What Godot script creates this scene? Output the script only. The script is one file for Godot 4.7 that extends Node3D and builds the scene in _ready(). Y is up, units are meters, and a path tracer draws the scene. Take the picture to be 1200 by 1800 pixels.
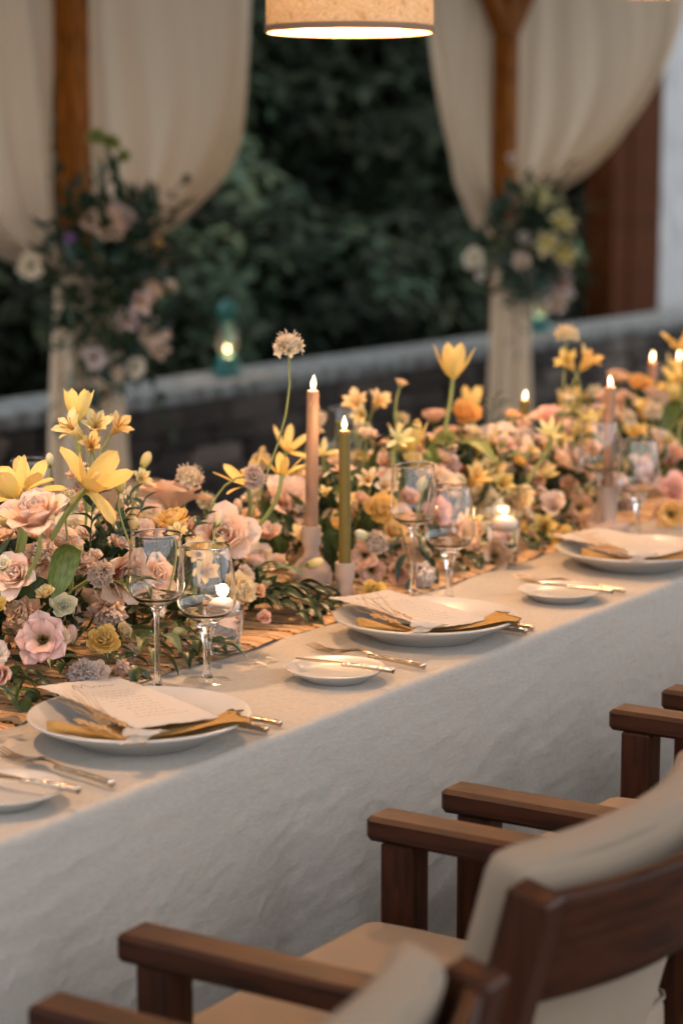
extends Node3D

# ---------------------------------------------------------------- mesh builder
class Mb:
	var v := PackedVector3Array()
	var c := PackedColorArray()
	var uv := PackedVector2Array()
	var idx := PackedInt32Array()
	var seams: Array = []
	var colored := false
	var xf := Transform3D()

	func vert(p: Vector3, col: Color = Color.WHITE, t: Vector2 = Vector2.ZERO) -> int:
		v.append(xf * p); c.append(col); uv.append(t)
		return v.size() - 1

	func tri(a: int, b: int, d: int) -> void:
		idx.append(a); idx.append(b); idx.append(d)

	func quad(p: Vector3, q: Vector3, r: Vector3, s: Vector3, cen: Vector3) -> void:
		var n := (r - p).cross(q - p)
		var flip := n.dot((p + r) * 0.5 - cen) < 0.0
		var a := vert(p); var b := vert(q); var e := vert(r); var f := vert(s)
		if flip:
			tri(a, e, b); tri(a, f, e)
		else:
			tri(a, b, e); tri(a, e, f)

	func tri_out(p: Vector3, q: Vector3, r: Vector3, cen: Vector3) -> void:
		var n := (r - p).cross(q - p)
		var a := vert(p); var b := vert(q); var e := vert(r)
		if n.dot((p + q + r) / 3.0 - cen) < 0.0:
			tri(a, e, b)
		else:
			tri(a, b, e)

	# chamfered box
	func cbox(cen: Vector3, size: Vector3, ch: float) -> void:
		var h := size * 0.5
		ch = minf(ch, minf(h.x, minf(h.y, h.z)) * 0.9)
		for a in 3:
			var b := (a + 1) % 3
			var d := (a + 2) % 3
			for s in [-1.0, 1.0]:
				var q: Array = []
				for k in [[-1, -1], [1, -1], [1, 1], [-1, 1]]:
					var p := Vector3.ZERO
					p[a] = s * h[a]; p[b] = k[0] * (h[b] - ch); p[d] = k[1] * (h[d] - ch)
					q.append(cen + p)
				quad(q[0], q[1], q[2], q[3], cen)
				for s2 in [-1.0, 1.0]:
					var e: Array = []
					for k in [[0, -1], [0, 1], [1, 1], [1, -1]]:
						var p := Vector3.ZERO
						p[d] = k[1] * (h[d] - ch)
						if k[0] == 0:
							p[a] = s * h[a]; p[b] = s2 * (h[b] - ch)
						else:
							p[a] = s * (h[a] - ch); p[b] = s2 * h[b]
						e.append(cen + p)
					quad(e[0], e[1], e[2], e[3], cen)
		for sx in [-1.0, 1.0]:
			for sy in [-1.0, 1.0]:
				for sz in [-1.0, 1.0]:
					var s := Vector3(sx, sy, sz)
					tri_out(cen + s * Vector3(h.x, h.y - ch, h.z - ch), cen + s * Vector3(h.x - ch, h.y, h.z - ch), cen + s * Vector3(h.x - ch, h.y - ch, h.z), cen)

	# a sheet of (nu x nv) cells; f(u, v) gives a place, or [place, colour]
	func grid(nu: int, nv: int, f: Callable, wrap := false, us := 1.0, vs := 1.0) -> void:
		var o := v.size()
		for i in nu + 1:
			for j in nv + 1:
				var r = f.call(float(i) / nu, float(j) / nv)
				if r is Array:
					vert(r[0], r[1], Vector2(us * i / nu, vs * j / nv)); colored = true
				else:
					vert(r, Color.WHITE, Vector2(us * i / nu, vs * j / nv))
		for i in nu:
			for j in nv:
				var a := o + i * (nv + 1) + j
				tri(a, a + 1, a + nv + 1); tri(a + 1, a + nv + 2, a + nv + 1)
			if wrap:
				seams.append([o + i * (nv + 1), o + i * (nv + 1) + nv])
		if wrap:
			seams.append([o + nu * (nv + 1), o + nu * (nv + 1) + nv])

	func lathe(prof: Array, n: int, base := Vector3.ZERO, wob := 0.0) -> void:
		grid(prof.size() - 1, n, func(u: float, w: float):
			var p: Vector2 = prof[int(round(u * (prof.size() - 1)))]
			var a: float = w * TAU
			var r: float = p.x * (1.0 + wob * sin(a * 3.0 + p.y * 90.0))
			return base + Vector3(r * cos(a), p.y, r * sin(a)), true)

	func tube(pts: Array, rad: Array, n := 6) -> void:
		var o := v.size()
		var m := pts.size()
		var nrm := Vector3(0.3, 0.1, 0.9)
		for i in m:
			var t: Vector3 = (pts[mini(i + 1, m - 1)] - pts[maxi(i - 1, 0)]).normalized()
			nrm = (nrm - t * nrm.dot(t)).normalized()
			var b := t.cross(nrm)
			for j in n + 1:
				var a := TAU * j / n
				vert(pts[i] + (nrm * cos(a) + b * sin(a)) * rad[i], Color.WHITE, Vector2(float(i) / m, float(j) / n))
		for i in m - 1:
			for j in n:
				var a := o + i * (n + 1) + j
				tri(a, a + n + 1, a + 1); tri(a + 1, a + n + 1, a + n + 2)
			seams.append([o + i * (n + 1), o + i * (n + 1) + n])
		seams.append([o + (m - 1) * (n + 1), o + (m - 1) * (n + 1) + n])
		for e in [0, m - 1]:
			var k := vert(pts[e])
			for j in n:
				var a: int = o + e * (n + 1) + j
				if e == 0:
					tri(k, a, a + 1)
				else:
					tri(k, a + 1, a)

	# soft box: rounded edges and a bulge
	func soft(cen: Vector3, size: Vector3, r: float, bulge: Vector3, n := 10) -> void:
		var h := size * 0.5
		for a in 3:
			for s in [-1.0, 1.0]:
				grid(n, n, func(u: float, w: float):
					var p := Vector3.ZERO
					var x: float = u * 2.0 - 1.0
					var y: float = w * 2.0 - 1.0
					x = signf(x) * (1.0 - pow(1.0 - absf(x), 1.6)); y = signf(y) * (1.0 - pow(1.0 - absf(y), 1.6))
					p[a] = s
					p[(a + 1) % 3] = x * s
					p[(a + 2) % 3] = y
					var q := p * h
					var inner := q.clamp(-(h - Vector3.ONE * r), h - Vector3.ONE * r)
					var out := inner + (q - inner).normalized() * r
					var g := Vector3(p.x * (1 - p.y * p.y) * (1 - p.z * p.z), p.y * (1 - p.x * p.x) * (1 - p.z * p.z), p.z * (1 - p.x * p.x) * (1 - p.y * p.y))
					return cen + out + g * bulge)

	func build(m: Material, weld := false) -> ArrayMesh:
		var n := PackedVector3Array()
		n.resize(v.size())
		for k in range(0, idx.size(), 3):
			var a := idx[k]; var b := idx[k + 1]; var d := idx[k + 2]
			var w := (v[d] - v[a]).cross(v[b] - v[a])
			n[a] += w; n[b] += w; n[d] += w
		for s in seams:
			var w: Vector3 = n[s[0]] + n[s[1]]
			n[s[0]] = w; n[s[1]] = w
		if weld:
			var at := {}
			for k in v.size():
				var key := Vector3i(v[k] * 20000.0)
				at[key] = at.get(key, Vector3.ZERO) + n[k]
			for k in v.size():
				n[k] = at[Vector3i(v[k] * 20000.0)]
		for k in n.size():
			n[k] = n[k].normalized() if n[k].length_squared() > 1e-20 else Vector3.UP
		var arr := []
		arr.resize(Mesh.ARRAY_MAX)
		arr[Mesh.ARRAY_VERTEX] = v
		arr[Mesh.ARRAY_NORMAL] = n
		arr[Mesh.ARRAY_TEX_UV] = uv
		if colored:
			arr[Mesh.ARRAY_COLOR] = c
		arr[Mesh.ARRAY_INDEX] = idx
		var am := ArrayMesh.new()
		am.add_surface_from_arrays(Mesh.PRIMITIVE_TRIANGLES, arr)
		am.surface_set_material(0, m)
		return am


var rng := RandomNumberGenerator.new()
var taken := {}
var M := {}
var cache := {}
const TOP := 0.75

func numbered(called: String) -> String:
	taken[called] = taken.get(called, -1) + 1
	return called if taken[called] == 0 else "%s_%03d" % [called, taken[called]]

func tag(o: Node3D, label: String, category: String, group := "", kind := "") -> Node3D:
	if label: o.set_meta("label", label)
	if category: o.set_meta("category", category)
	if group: o.set_meta("group", group)
	if kind: o.set_meta("kind", kind)
	return o

func thing(called: String, at: Vector3, label: String, category: String, group := "", turn := 0.0) -> Node3D:
	var o := Node3D.new()
	o.name = numbered(called)
	add_child(o, true)
	o.position = at
	o.rotation.y = turn
	tag(o, label, category, group)
	return o

func put(called: String, mesh: Mesh, parent: Node, m: Material = null) -> MeshInstance3D:
	var o := MeshInstance3D.new()
	o.mesh = mesh
	if m: o.material_override = m
	o.name = numbered(called) if parent == self else called
	parent.add_child(o, true)
	return o

func copy_of(o: Node3D, label: String, at: Vector3, turn = null) -> Node3D:
	var d: Node3D = o.duplicate()
	d.name = numbered(String(o.name).rstrip("0123456789").trim_suffix("_"))
	add_child(d, true)
	d.position = at
	if turn != null: d.rotation.y = turn
	d.set_meta("label", label)
	return d

func lin(r: float, g: float, b: float) -> Color:
	return Color(r, g, b).linear_to_srgb()

func mat(key: String, col: Color, rough := 0.8) -> StandardMaterial3D:
	var m := StandardMaterial3D.new()
	m.albedo_color = col.linear_to_srgb()
	m.roughness = rough
	m.resource_name = key
	M[key] = m
	return m

func noise_tex(freq: float, oct := 4, seed_ := 1, size := 256, ramp = null, kind := FastNoiseLite.TYPE_SIMPLEX_SMOOTH, ridged := false) -> NoiseTexture2D:
	var n := FastNoiseLite.new()
	n.noise_type = kind
	n.frequency = freq
	n.fractal_octaves = oct
	if ridged: n.fractal_type = FastNoiseLite.FRACTAL_RIDGED
	n.seed = seed_
	var t := NoiseTexture2D.new()
	t.width = size; t.height = size
	t.seamless = true
	t.noise = n
	if ramp:
		var g := Gradient.new()
		g.offsets = PackedFloat32Array(ramp[0])
		g.colors = PackedColorArray(ramp[1])
		t.color_ramp = g
	return t

func triplanar(m: StandardMaterial3D, scale: Vector3) -> void:
	m.uv1_triplanar = true
	m.uv1_scale = scale

func noise3(freq: float, seed_: int, ridged := false, oct := 3) -> FastNoiseLite:
	var n := FastNoiseLite.new()
	n.noise_type = FastNoiseLite.TYPE_SIMPLEX_SMOOTH
	n.frequency = freq
	n.seed = seed_
	n.fractal_octaves = oct
	n.fractal_type = FastNoiseLite.FRACTAL_RIDGED if ridged else FastNoiseLite.FRACTAL_FBM
	return n

# ---------------------------------------------------------------- materials
func make_materials() -> void:
	var grain := noise_tex(0.02, 5, 3, 256, [[0.25, 0.5, 0.75], [Color(0.62, 0.60, 0.58), Color(0.92, 0.9, 0.88), Color(1, 1, 1)]])
	var fine := noise_tex(0.2, 3, 9, 256)
	var weave := noise_tex(0.35, 2, 5, 256)
	for a in [["wood_z", Vector3(9, 9, 0.8)], ["wood_y", Vector3(9, 0.8, 9)], ["wood_x", Vector3(0.8, 9, 9)]]:
		var m := mat(a[0], Color(0.046, 0.0125, 0.0036), 0.5); m.metallic_specular = 0.35
		m.albedo_texture = grain
		triplanar(m, a[1])
	for a in [["pine_y", Vector3(9, 0.9, 9)], ["pine_x", Vector3(0.9, 9, 9)], ["pine_z", Vector3(9, 9, 0.9)]]:
		var m := mat(a[0], Color(0.36, 0.125, 0.017), 0.7); m.metallic_specular = 0.25
		m.albedo_texture = grain
		triplanar(m, a[1])
	var t := mat("timber", Color(0.07391, 0.0215, 0.004703), 0.8); t.metallic_specular = 0.2; t.albedo_texture = grain; triplanar(t, Vector3(6, 0.7, 6))
	var cl := mat("linen", Color(0.466, 0.433, 0.389), 0.9)
	cl.heightmap_enabled = true; cl.heightmap_texture = noise_tex(0.0065, 6, 41, 1024, null, FastNoiseLite.TYPE_SIMPLEX_SMOOTH, true); cl.heightmap_scale = 0.22; triplanar(cl, Vector3(0.42, 1.5, 0.8))
	cl.albedo_texture = noise_tex(0.3, 3, 21, 512, [[0.0, 1.0], [Color(0.9, 0.9, 0.9), Color(1, 1, 1)]])
	var cu := mat("cushion", Color(0.244, 0.187, 0.134), 0.95)
	cu.heightmap_enabled = true; cu.heightmap_texture = weave; cu.heightmap_scale = 0.08; triplanar(cu, Vector3(11, 11, 11))
	cu.rim_enabled = true; cu.rim = 0.25
	mat("welt", Color(0.2016, 0.168, 0.1276), 0.95)
	var ct := mat("curtain", Color(0.6791, 0.53, 0.3727), 0.95)
	ct.backlight_enabled = true; ct.backlight = Color(0.5, 0.49, 0.45)
	mat("unseen_canopy", Color(0.68, 0.6, 0.5), 0.95)
	var pl := mat("ceramic", Color(0.5009, 0.4862, 0.4641), 0.3); pl.clearcoat_enabled = true; pl.clearcoat = 0.3; pl.clearcoat_roughness = 0.15
	var na := mat("napkin", Color(0.3773, 0.2133, 0.05742), 0.9); na.heightmap_enabled = true; na.heightmap_texture = weave; na.heightmap_scale = 0.05; triplanar(na, Vector3(12, 12, 12))
	mat("napkin_edge", Color(0.14, 0.075, 0.02), 0.9)
	var rb := mat("tulle", Color(0.5241, 0.4838, 0.4434), 0.8); rb.transparency = BaseMaterial3D.TRANSPARENCY_ALPHA; rb.albedo_color.a = 0.7
	var me := mat("cutlery", Color(0.62, 0.53, 0.43), 0.24); me.metallic = 1.0
	var gl := mat("glass", Color(1, 1, 1), 0.0)
	gl.transparency = BaseMaterial3D.TRANSPARENCY_ALPHA; gl.albedo_color = Color(1, 1, 1, 0.0); gl.refraction_enabled = true; gl.refraction_scale = 0.05; gl.metallic_specular = 0.4
	var gb := gl.duplicate()
	gb.metallic_specular = 0.42
	M["glass_bowl"] = gb
	var pn := mat("pane", Color(1, 1, 1), 0.0)
	pn.transparency = BaseMaterial3D.TRANSPARENCY_ALPHA; pn.albedo_color.a = 0.002; pn.metallic_specular = 0.5
	var wa := mat("water", Color(1, 1, 1), 0.0)
	wa.transparency = BaseMaterial3D.TRANSPARENCY_ALPHA; wa.albedo_color = Color(1, 1, 1, 0.0); wa.refraction_enabled = true; wa.refraction_scale = 0.033
	var lg := mat("lantern_glass", Color(0.9, 0.9, 0.9), 0.03)
	lg.transparency = BaseMaterial3D.TRANSPARENCY_ALPHA; lg.albedo_color.a = 0.01
	mat("teal", Color(0.003125, 0.1016, 0.08984), 0.4)
	for a in [["wax_pink", Color(0.3359, 0.1915, 0.1142)], ["wax_green", Color(0.1411, 0.1075, 0.01478)], ["wax_white", Color(0.5375, 0.4838, 0.4434)]]:
		var w := mat(a[0], a[1], 0.5); w.subsurf_scatter_enabled = true; w.subsurf_scatter_strength = 0.25
	var cy := mat("clay", Color(0.4212, 0.3191, 0.2617), 0.9); cy.heightmap_enabled = true; cy.heightmap_texture = fine; cy.heightmap_scale = 0.05; triplanar(cy, Vector3(8, 8, 8))
	mat("wick", Color(0.02, 0.015, 0.01), 0.9)
	var fl := mat("flame", Color(1, 0.8, 0.5), 0.9); fl.emission_enabled = true; fl.emission = Color(1.0, 0.86, 0.66); fl.emission_energy_multiplier = 3.5
	var ff := mat("flame_far", Color(1, 0.8, 0.5), 0.9); ff.emission_enabled = true; ff.emission = Color(1.0, 0.82, 0.60); ff.emission_energy_multiplier = 14.0
	var bu := mat("bulb", Color(1, 0.85, 0.6), 0.5); bu.emission_enabled = true; bu.emission = Color(1.0, 0.78, 0.5); bu.emission_energy_multiplier = 4.0
	var sh := mat("shade", Color(0.74, 0.60, 0.42), 0.95); sh.backlight_enabled = true; sh.backlight = Color(0.195, 0.19, 0.148)
	sh.albedo_texture = noise_tex(0.022, 6, 31, 512, [[0.0, 0.36, 0.44, 0.5, 0.56, 0.64, 1.0], [Color(0.80, 0.70, 0.6), Color(0.98, 0.96, 0.94), Color(0.88, 0.80, 0.72), Color(1, 1, 1), Color(0.90, 0.83, 0.76), Color(1, 1, 1), Color(0.82, 0.74, 0.66)]])
	sh.uv1_scale = Vector3(1.0, 1.0, 1)
	mat("trim", Color(0.33, 0.22, 0.15), 0.9)
	mat("iron", Color(0.03, 0.028, 0.025), 0.5)
	var st := noise_tex(0.03, 5, 12, 256, [[0.2, 0.8], [Color(0.6, 0.58, 0.56), Color(1, 1, 1)]])
	var sb := noise_tex(0.03, 5, 13, 256)
	for k in 5:
		var g: float = [0.05, 0.085, 0.15, 0.07, 0.28][k]
		var m := mat("stone%d" % k, Color(g * 1.15, g, g * 0.9), 0.95); m.albedo_texture = st; m.heightmap_enabled = true; m.heightmap_texture = sb; m.heightmap_scale = 1.2; triplanar(m, Vector3(2.5, 2.5, 2.5))
	var co := mat("coping", Color(0.2418, 0.2687, 0.2755), 0.85); co.albedo_texture = st; triplanar(co, Vector3(1.4, 1.4, 1.4))
	mat("mortar", Color(0.01953, 0.01797, 0.01562), 0.95)
	var ww := mat("whitewash", Color(0.348, 0.358, 0.367), 0.95); ww.heightmap_enabled = true; ww.heightmap_texture = sb; ww.heightmap_scale = 0.5; triplanar(ww, Vector3(0.5, 0.5, 0.5))
	var te := mat("terrace", Color(0.20, 0.19, 0.18), 0.9); te.albedo_texture = st; triplanar(te, Vector3(0.7, 0.7, 0.7))
	mat("earth", Color(0.03, 0.035, 0.018), 0.95)
	mat("bark", Color(0.05, 0.04, 0.03), 0.95)
	# petals: a fine lengthwise vein
	var vein := noise_tex(0.06, 3, 77, 128)
	for a in [["blush", Color(0.90, 0.72, 0.61)], ["pink", Color(0.88, 0.61, 0.52)], ["peach", Color(0.90, 0.66, 0.48)], ["cream", Color(0.90, 0.82, 0.62)], ["white", Color(0.88, 0.83, 0.72)], ["yellow", Color(0.90, 0.68, 0.25)], ["butter", Color(0.90, 0.75, 0.40)], ["orange", Color(0.89, 0.58, 0.22)], ["dusty", Color(0.80, 0.56, 0.45)], ["lilac", Color(0.80, 0.65, 0.60)], ["mauve", Color(0.76, 0.61, 0.52)], ["green", Color(0.42, 0.46, 0.14)], ["red", Color(0.5, 0.09, 0.06)], ["violet", Color(0.42, 0.24, 0.50)]]:
		var m := mat(a[0], a[1], 0.6)
		m.vertex_color_use_as_albedo = true
		m.backlight_enabled = true; m.backlight = Color(0.72, 0.68, 0.62)
		m.heightmap_enabled = true; m.heightmap_texture = vein; m.heightmap_scale = 0.05
		m.uv1_scale = Vector3(0.35, 2.0, 1)
		for j in 3:
			var d: StandardMaterial3D = m.duplicate()
			var c: Color = a[1]
			d.albedo_color = Color(minf(0.9, c.r * [1.03, 0.96, 0.99][j]), minf(0.88, c.g * [1.08, 0.90, 0.96][j]), minf(0.85, c.b * [1.15, 0.82, 1.04][j])).linear_to_srgb()
			M["%s_%d" % [a[0], j]] = d
	var lv := noise_tex(0.05, 3, 78, 128, [[0.2, 0.8], [Color(0.75, 0.8, 0.7), Color(1, 1, 1)]])
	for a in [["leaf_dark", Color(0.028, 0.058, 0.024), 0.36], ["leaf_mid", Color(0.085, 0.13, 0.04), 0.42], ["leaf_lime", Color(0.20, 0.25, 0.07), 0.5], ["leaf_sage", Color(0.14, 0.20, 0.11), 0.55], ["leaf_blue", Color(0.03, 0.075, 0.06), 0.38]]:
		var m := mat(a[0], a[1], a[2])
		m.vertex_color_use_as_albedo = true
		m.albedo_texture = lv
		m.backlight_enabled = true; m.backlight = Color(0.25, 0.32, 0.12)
	mat("stem", Color(0.26, 0.29, 0.085), 0.55)
	mat("stem_dark", Color(0.09, 0.11, 0.04), 0.6)
	mat("twig", Color(0.06, 0.04, 0.02), 0.8)
	var wh := mat("wheat", Color(0.44, 0.27, 0.12), 0.8); wh.vertex_color_use_as_albedo = true
	for a in [["tree_a", Color(0.024, 0.036, 0.022)], ["tree_b", Color(0.017, 0.027, 0.017)], ["tree_c", Color(0.036, 0.049, 0.031)]]:
		var m := mat(a[0], a[1], 0.8)
		m.metallic_specular = 0.2
		m.vertex_color_use_as_albedo = true
		m.backlight_enabled = true; m.backlight = Color(0.3, 0.35, 0.2)

# ---------------------------------------------------------------- flowers
# one petal: a bent, cupped sheet growing from the flower's axis
func petal(b: Mb, L: float, W: float, a0: float, a1: float, a2: float, cup: float, r0: float, y0: float, az: float, sharp: float, ruf: float, sd: float, base: Color, nu := 5, nv := 4, tip := Color.WHITE) -> void:
	var pr: Array = []
	var q := Vector2(r0, y0)
	for i in nu + 1:
		var u := float(i) / nu
		pr.append([q, a0 + a1 * u + a2 * u * u])
		var um := u + 0.5 / nu
		var th := a0 + a1 * um + a2 * um * um
		q += Vector2(sin(th), cos(th)) * L / nu
	var turn := Basis(Vector3.UP, az)
	b.grid(nu, nv, func(u: float, w: float):
		var i := int(round(u * nu))
		var p: Vector2 = pr[i][0]
		var th: float = pr[i][1]
		var t: float = w * 2.0 - 1.0
		var e := lerpf(pow(maxf(0.0, 1.0 - pow(u, 4.0)), 0.5), pow(maxf(0.0, 1.0 - pow(u, 1.8)), 0.85), sharp)
		var half := W * (0.22 + 0.78 * pow(u, 0.6)) * maxf(e, 0.02)
		var ph: float = t * half / cup
		var x := cup * sin(ph)
		var d := cup * (1.0 - cos(ph)) + ruf * u * u * sin(t * 6.0 + sd) + ruf * 0.7 * u * cos(t * 11.0 + sd * 2.3)
		var rr := p.x - d * cos(th)
		var y := p.y + d * sin(th)
		var k := clampf(u * 1.25 - 0.1 + 0.12 * sin(sd * 3.0), 0.0, 1.0)
		return [turn * Vector3(x, y, rr), base.lerp(tip, k)], false)

func one_petal(key: String, mk: Callable) -> ArrayMesh:
	if not cache.has(key):
		var b := Mb.new()
		mk.call(b)
		cache[key] = b.build(null)
	return cache[key]

# the body of a bloom, radius about 1, facing +y, and its big outer petals as [mesh, turn, tilt]
func head(kind: String, k: int) -> Array:
	var key := "%s/%d" % [kind, k]
	if cache.has(key): return cache[key]
	var g := RandomNumberGenerator.new()
	g.seed = hash(key)
	var b := Mb.new()
	var outer: Array = []
	var warm := Color(0.92, 0.78, 0.60)
	match kind:
		"rose", "spray_rose":
			var n := 15 if kind == "rose" else 12
			for i in n:
				var t := float(i) / (n - 1)
				petal(b, 0.60 + 0.16 * t, 0.2 + 0.34 * t, -0.14 + 0.42 * t, 0.1, -0.15 + 0.5 * t, 0.17 + 0.38 * t, 0.015 + 0.09 * t, 0.06, i * 2.4 + g.randf() * 0.3, 0.15, 0.02 + 0.02 * t, g.randf() * 6.0, Color(0.86, 0.58, 0.40), 6, 5)
			if kind == "spray_rose":
				for i in 6:
					petal(b, 0.86, 0.52, 0.5 + 0.05 * i, 0.2, 0.1 + 0.1 * g.randf(), 0.62, 0.1, 0.0, i * 2.4, 0.2, 0.03, g.randf() * 6, warm, 6, 5)
			else:
				for i in 9:
					var t := i / 8.0
					var v := i % 4
					var m := one_petal("rose_petal_%d_%d" % [i, k % 3], func(bb): petal(bb, 0.84 + 0.24 * t, 0.56 + 0.08 * t, 0.36 + 0.42 * t, 0.12, 0.25 + 0.75 * t + 0.2 * sin(v * 2.0), 0.66, 0.1, 0.02 - 0.06 * t, 0.0, 0.42, 0.035, v * 1.9 + k, warm, 7, 6))
					outer.append([m, i * 2.4 + g.randf_range(-0.25, 0.25), 0.0])
		"ranunculus":
			for i in 40:
				var t := i / 39.0
				petal(b, 0.22 + 0.92 * t, 0.13 + 0.40 * t, -0.2 + 1.35 * t, 0.25, -0.75 - 0.15 * t + g.randf_range(-0.1, 0.15), 0.16 + 0.6 * t, 0.01 + 0.05 * t, 0.18 - 0.5 * t, i * 2.4 + g.randf() * 0.3, 0.0, 0.025, g.randf() * 6, Color(0.9, 0.92, 0.68), 6, 5)
		"carnation":
			for i in 32:
				var t := i / 31.0
				petal(b, 0.72 + 0.24 * t, 0.34 + 0.06 * g.randf(), 0.05 + 1.15 * t + g.randf_range(-0.12, 0.12), 0.1, 0.35 * t + g.randf_range(-0.3, 0.4), 0.55, 0.03, 0.1 - 0.25 * t, i * 2.4 + g.randf() * 0.5, 0.0, 0.11, g.randf() * 6, Color(0.94, 0.8, 0.68), 4, 6)
		"lisianthus":
			for i in 11:
				var t := i / 10.0
				petal(b, 0.95 + 0.12 * t, 0.52, 0.15 + 0.55 * t, 0.6, 0.35 + 0.15 * g.randf(), 0.8, 0.05, -0.2, i * 2.4, 0.1, 0.07, g.randf() * 6, Color(0.55, 0.5, 0.2), 6, 6)
			for i in 6:
				var a := TAU * i / 6.0
				b.tube([Vector3(0.03 * cos(a), -0.2, 0.03 * sin(a)), Vector3(0.1 * cos(a), 0.2, 0.1 * sin(a))], [0.02, 0.045], 4)
			for i in range(b.c.size() - 6 * 12, b.c.size()): b.c[i] = Color(0.25, 0.22, 0.03)
		"tulip_cup", "tulip_open", "tulip_star":
			for i in 6:
				var inn := i % 2
				var op: float = {"tulip_cup": 0.0, "tulip_open": 0.24, "tulip_star": 0.30}[kind] + g.randf_range(-0.08, 0.16)
				if kind == "tulip_open" and (i == k % 6 or i == (k + 3) % 6): op += 0.7
				if kind == "tulip_star" and g.randf() < 0.35: op += 0.5
				if kind == "tulip_cup" and k >= 2 and i == 1: op += 1.0
				var wd: float = {"tulip_cup": 0.62, "tulip_open": 0.60, "tulip_star": 0.42}[kind]
				var len: float = {"tulip_cup": 2.05, "tulip_open": 1.65, "tulip_star": 1.55}[kind]
				var m := one_petal("%s_petal_%d_%d" % [kind, i, k], func(bb): petal(bb, len, wd, 0.85 + op * 0.6, -1.25 + op * 1.1, 0.5, 0.62 + op * 0.4, 0.06 + 0.05 * (1 - inn), -0.9, 0.0, 0.42 if kind != "tulip_star" else 0.6, 0.02, i * 1.7 + k, Color(0.80, 0.86, 0.62), 8, 6))
				outer.append([m, TAU * i / 6.0 + g.randf_range(-0.12, 0.12), 0.0])
			b.lathe([Vector2(0.0, -0.93), Vector2(0.12, -0.9), Vector2(0.11, -0.75), Vector2(0.09, -0.3), Vector2(0.12, -0.2), Vector2(0.0, -0.15)], 8)
		"alstroemeria":
			for i in 6:
				var inn := i % 2
				petal(b, 1.35 - 0.1 * inn, 0.42 - 0.12 * inn, 0.14 + g.randf() * 0.12, 0.3, 0.75 + g.randf_range(-0.25, 0.3), 0.5, 0.05, -0.62, TAU * i / 6.0 + g.randf() * 0.2, 0.35, 0.03, g.randf() * 6, Color(0.86, 0.8, 0.55), 6, 5)
			for i in 5:
				var a := i * 1.26 + 0.3
				b.tube([Vector3(0, -0.5, 0), Vector3(0.08 * cos(a), 0.15, 0.08 * sin(a)), Vector3(0.26 * cos(a), 0.5, 0.26 * sin(a))], [0.02, 0.018, 0.03], 4)
			for i in range(b.c.size() - 5 * 17, b.c.size()): b.c[i] = Color(0.7, 0.45, 0.2)
		"lily":
			for i in 6:
				petal(b, 1.3, 0.3 + 0.08 * (i % 2), 0.3, 0.7, 0.75, 0.5, 0.04, -0.4, TAU * i / 6.0, 0.6, 0.03, g.randf() * 6, Color(0.8, 0.9, 0.4), 6, 4)
		"scabiosa":
			for i in 46:
				var t := (i + 0.5) / 46.0
				var el := acos(1.0 - 1.3 * t)
				var az := i * 2.39996 + g.randf() * 0.3
				var dir := Vector3(sin(el) * cos(az), cos(el), sin(el) * sin(az))
				var bs := Basis(Quaternion(Vector3.UP, (dir + Vector3(g.randf_range(-0.25, 0.25), g.randf_range(-0.1, 0.3), g.randf_range(-0.25, 0.25))).normalized())) * Basis(Vector3.UP, g.randf() * TAU)
				b.xf = Transform3D(bs * (0.7 + 0.55 * t) * g.randf_range(0.85, 1.25), dir * 0.42 + Vector3(0, -0.1, 0))
				for j in 5:
					petal(b, 0.5, 0.15 + 0.04 * (j % 2), 0.1 + 0.3 * g.randf(), 0.5, 0.9 * g.randf(), 0.2, 0.02, 0.0, j * 1.2566 + g.randf() * 0.5, 0.0, 0.05, g.randf() * 6, Color(0.62, 0.66, 0.42), 4, 2)
			b.xf = Transform3D()
			for i in 26:
				var d := Vector3(g.randfn(), absf(g.randfn()) + 0.2, g.randfn()).normalized()
				b.tube([d * 0.4, d * g.randf_range(0.95, 1.12)], [0.012, 0.026], 4)
			b.lathe([Vector2(0.0, -0.5), Vector2(0.3, -0.36), Vector2(0.46, -0.05), Vector2(0.4, 0.2), Vector2(0.0, 0.35)], 8)
			for i in range(b.c.size() - 5 * 9, b.c.size()): b.c[i] = Color(0.4, 0.5, 0.2)
		"bud":
			for i in 5:
				petal(b, 2.0, 0.66, 0.75, -1.1, -0.45, 0.6, 0.04, -0.95, i * 1.2566, 0.4, 0.01, g.randf() * 6, Color(0.7, 0.8, 0.45), 6, 4)
	cache[key] = [b.build(null), outer]
	return cache[key]

func calyx_mesh() -> ArrayMesh:
	return one_petal("calyx", func(b):
		for i in 5:
			petal(b, 0.75, 0.2, 1.0, -0.5, -0.3 + 0.25 * (i % 3), 0.4, 0.02, 0.0, i * 1.2566, 0.8, 0.01, i, Color(0.8, 0.9, 0.6), 4, 2))

# candles and tumblers stand free of the flowers: x and z of each
const KEEP := [Vector2(3.205, -2.11), Vector2(3.19, -2.03), Vector2(4.06, -1.94), Vector2(3.636, -1.955), Vector2(2.705, -1.945), Vector2(5.16, -2.35), Vector2(5.215, -2.30)]
const SINK := {"rose": 0.35, "spray_rose": 0.3, "tulip_cup": 0.0, "tulip_open": 0.0, "tulip_star": 0.0, "alstroemeria": 0.2, "ranunculus": 0.05, "carnation": 0.35, "lisianthus": 0.3, "bud": 0.0, "scabiosa": 0.1, "lily": 0.2}
const UNDER := {"rose": -0.05, "spray_rose": 0.0, "tulip_cup": -0.9, "tulip_open": -0.9, "tulip_star": -0.9, "alstroemeria": -0.6, "ranunculus": -0.6, "carnation": -0.15, "lisianthus": -0.2, "bud": -0.95, "scabiosa": -0.5, "lily": -0.4}

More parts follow.
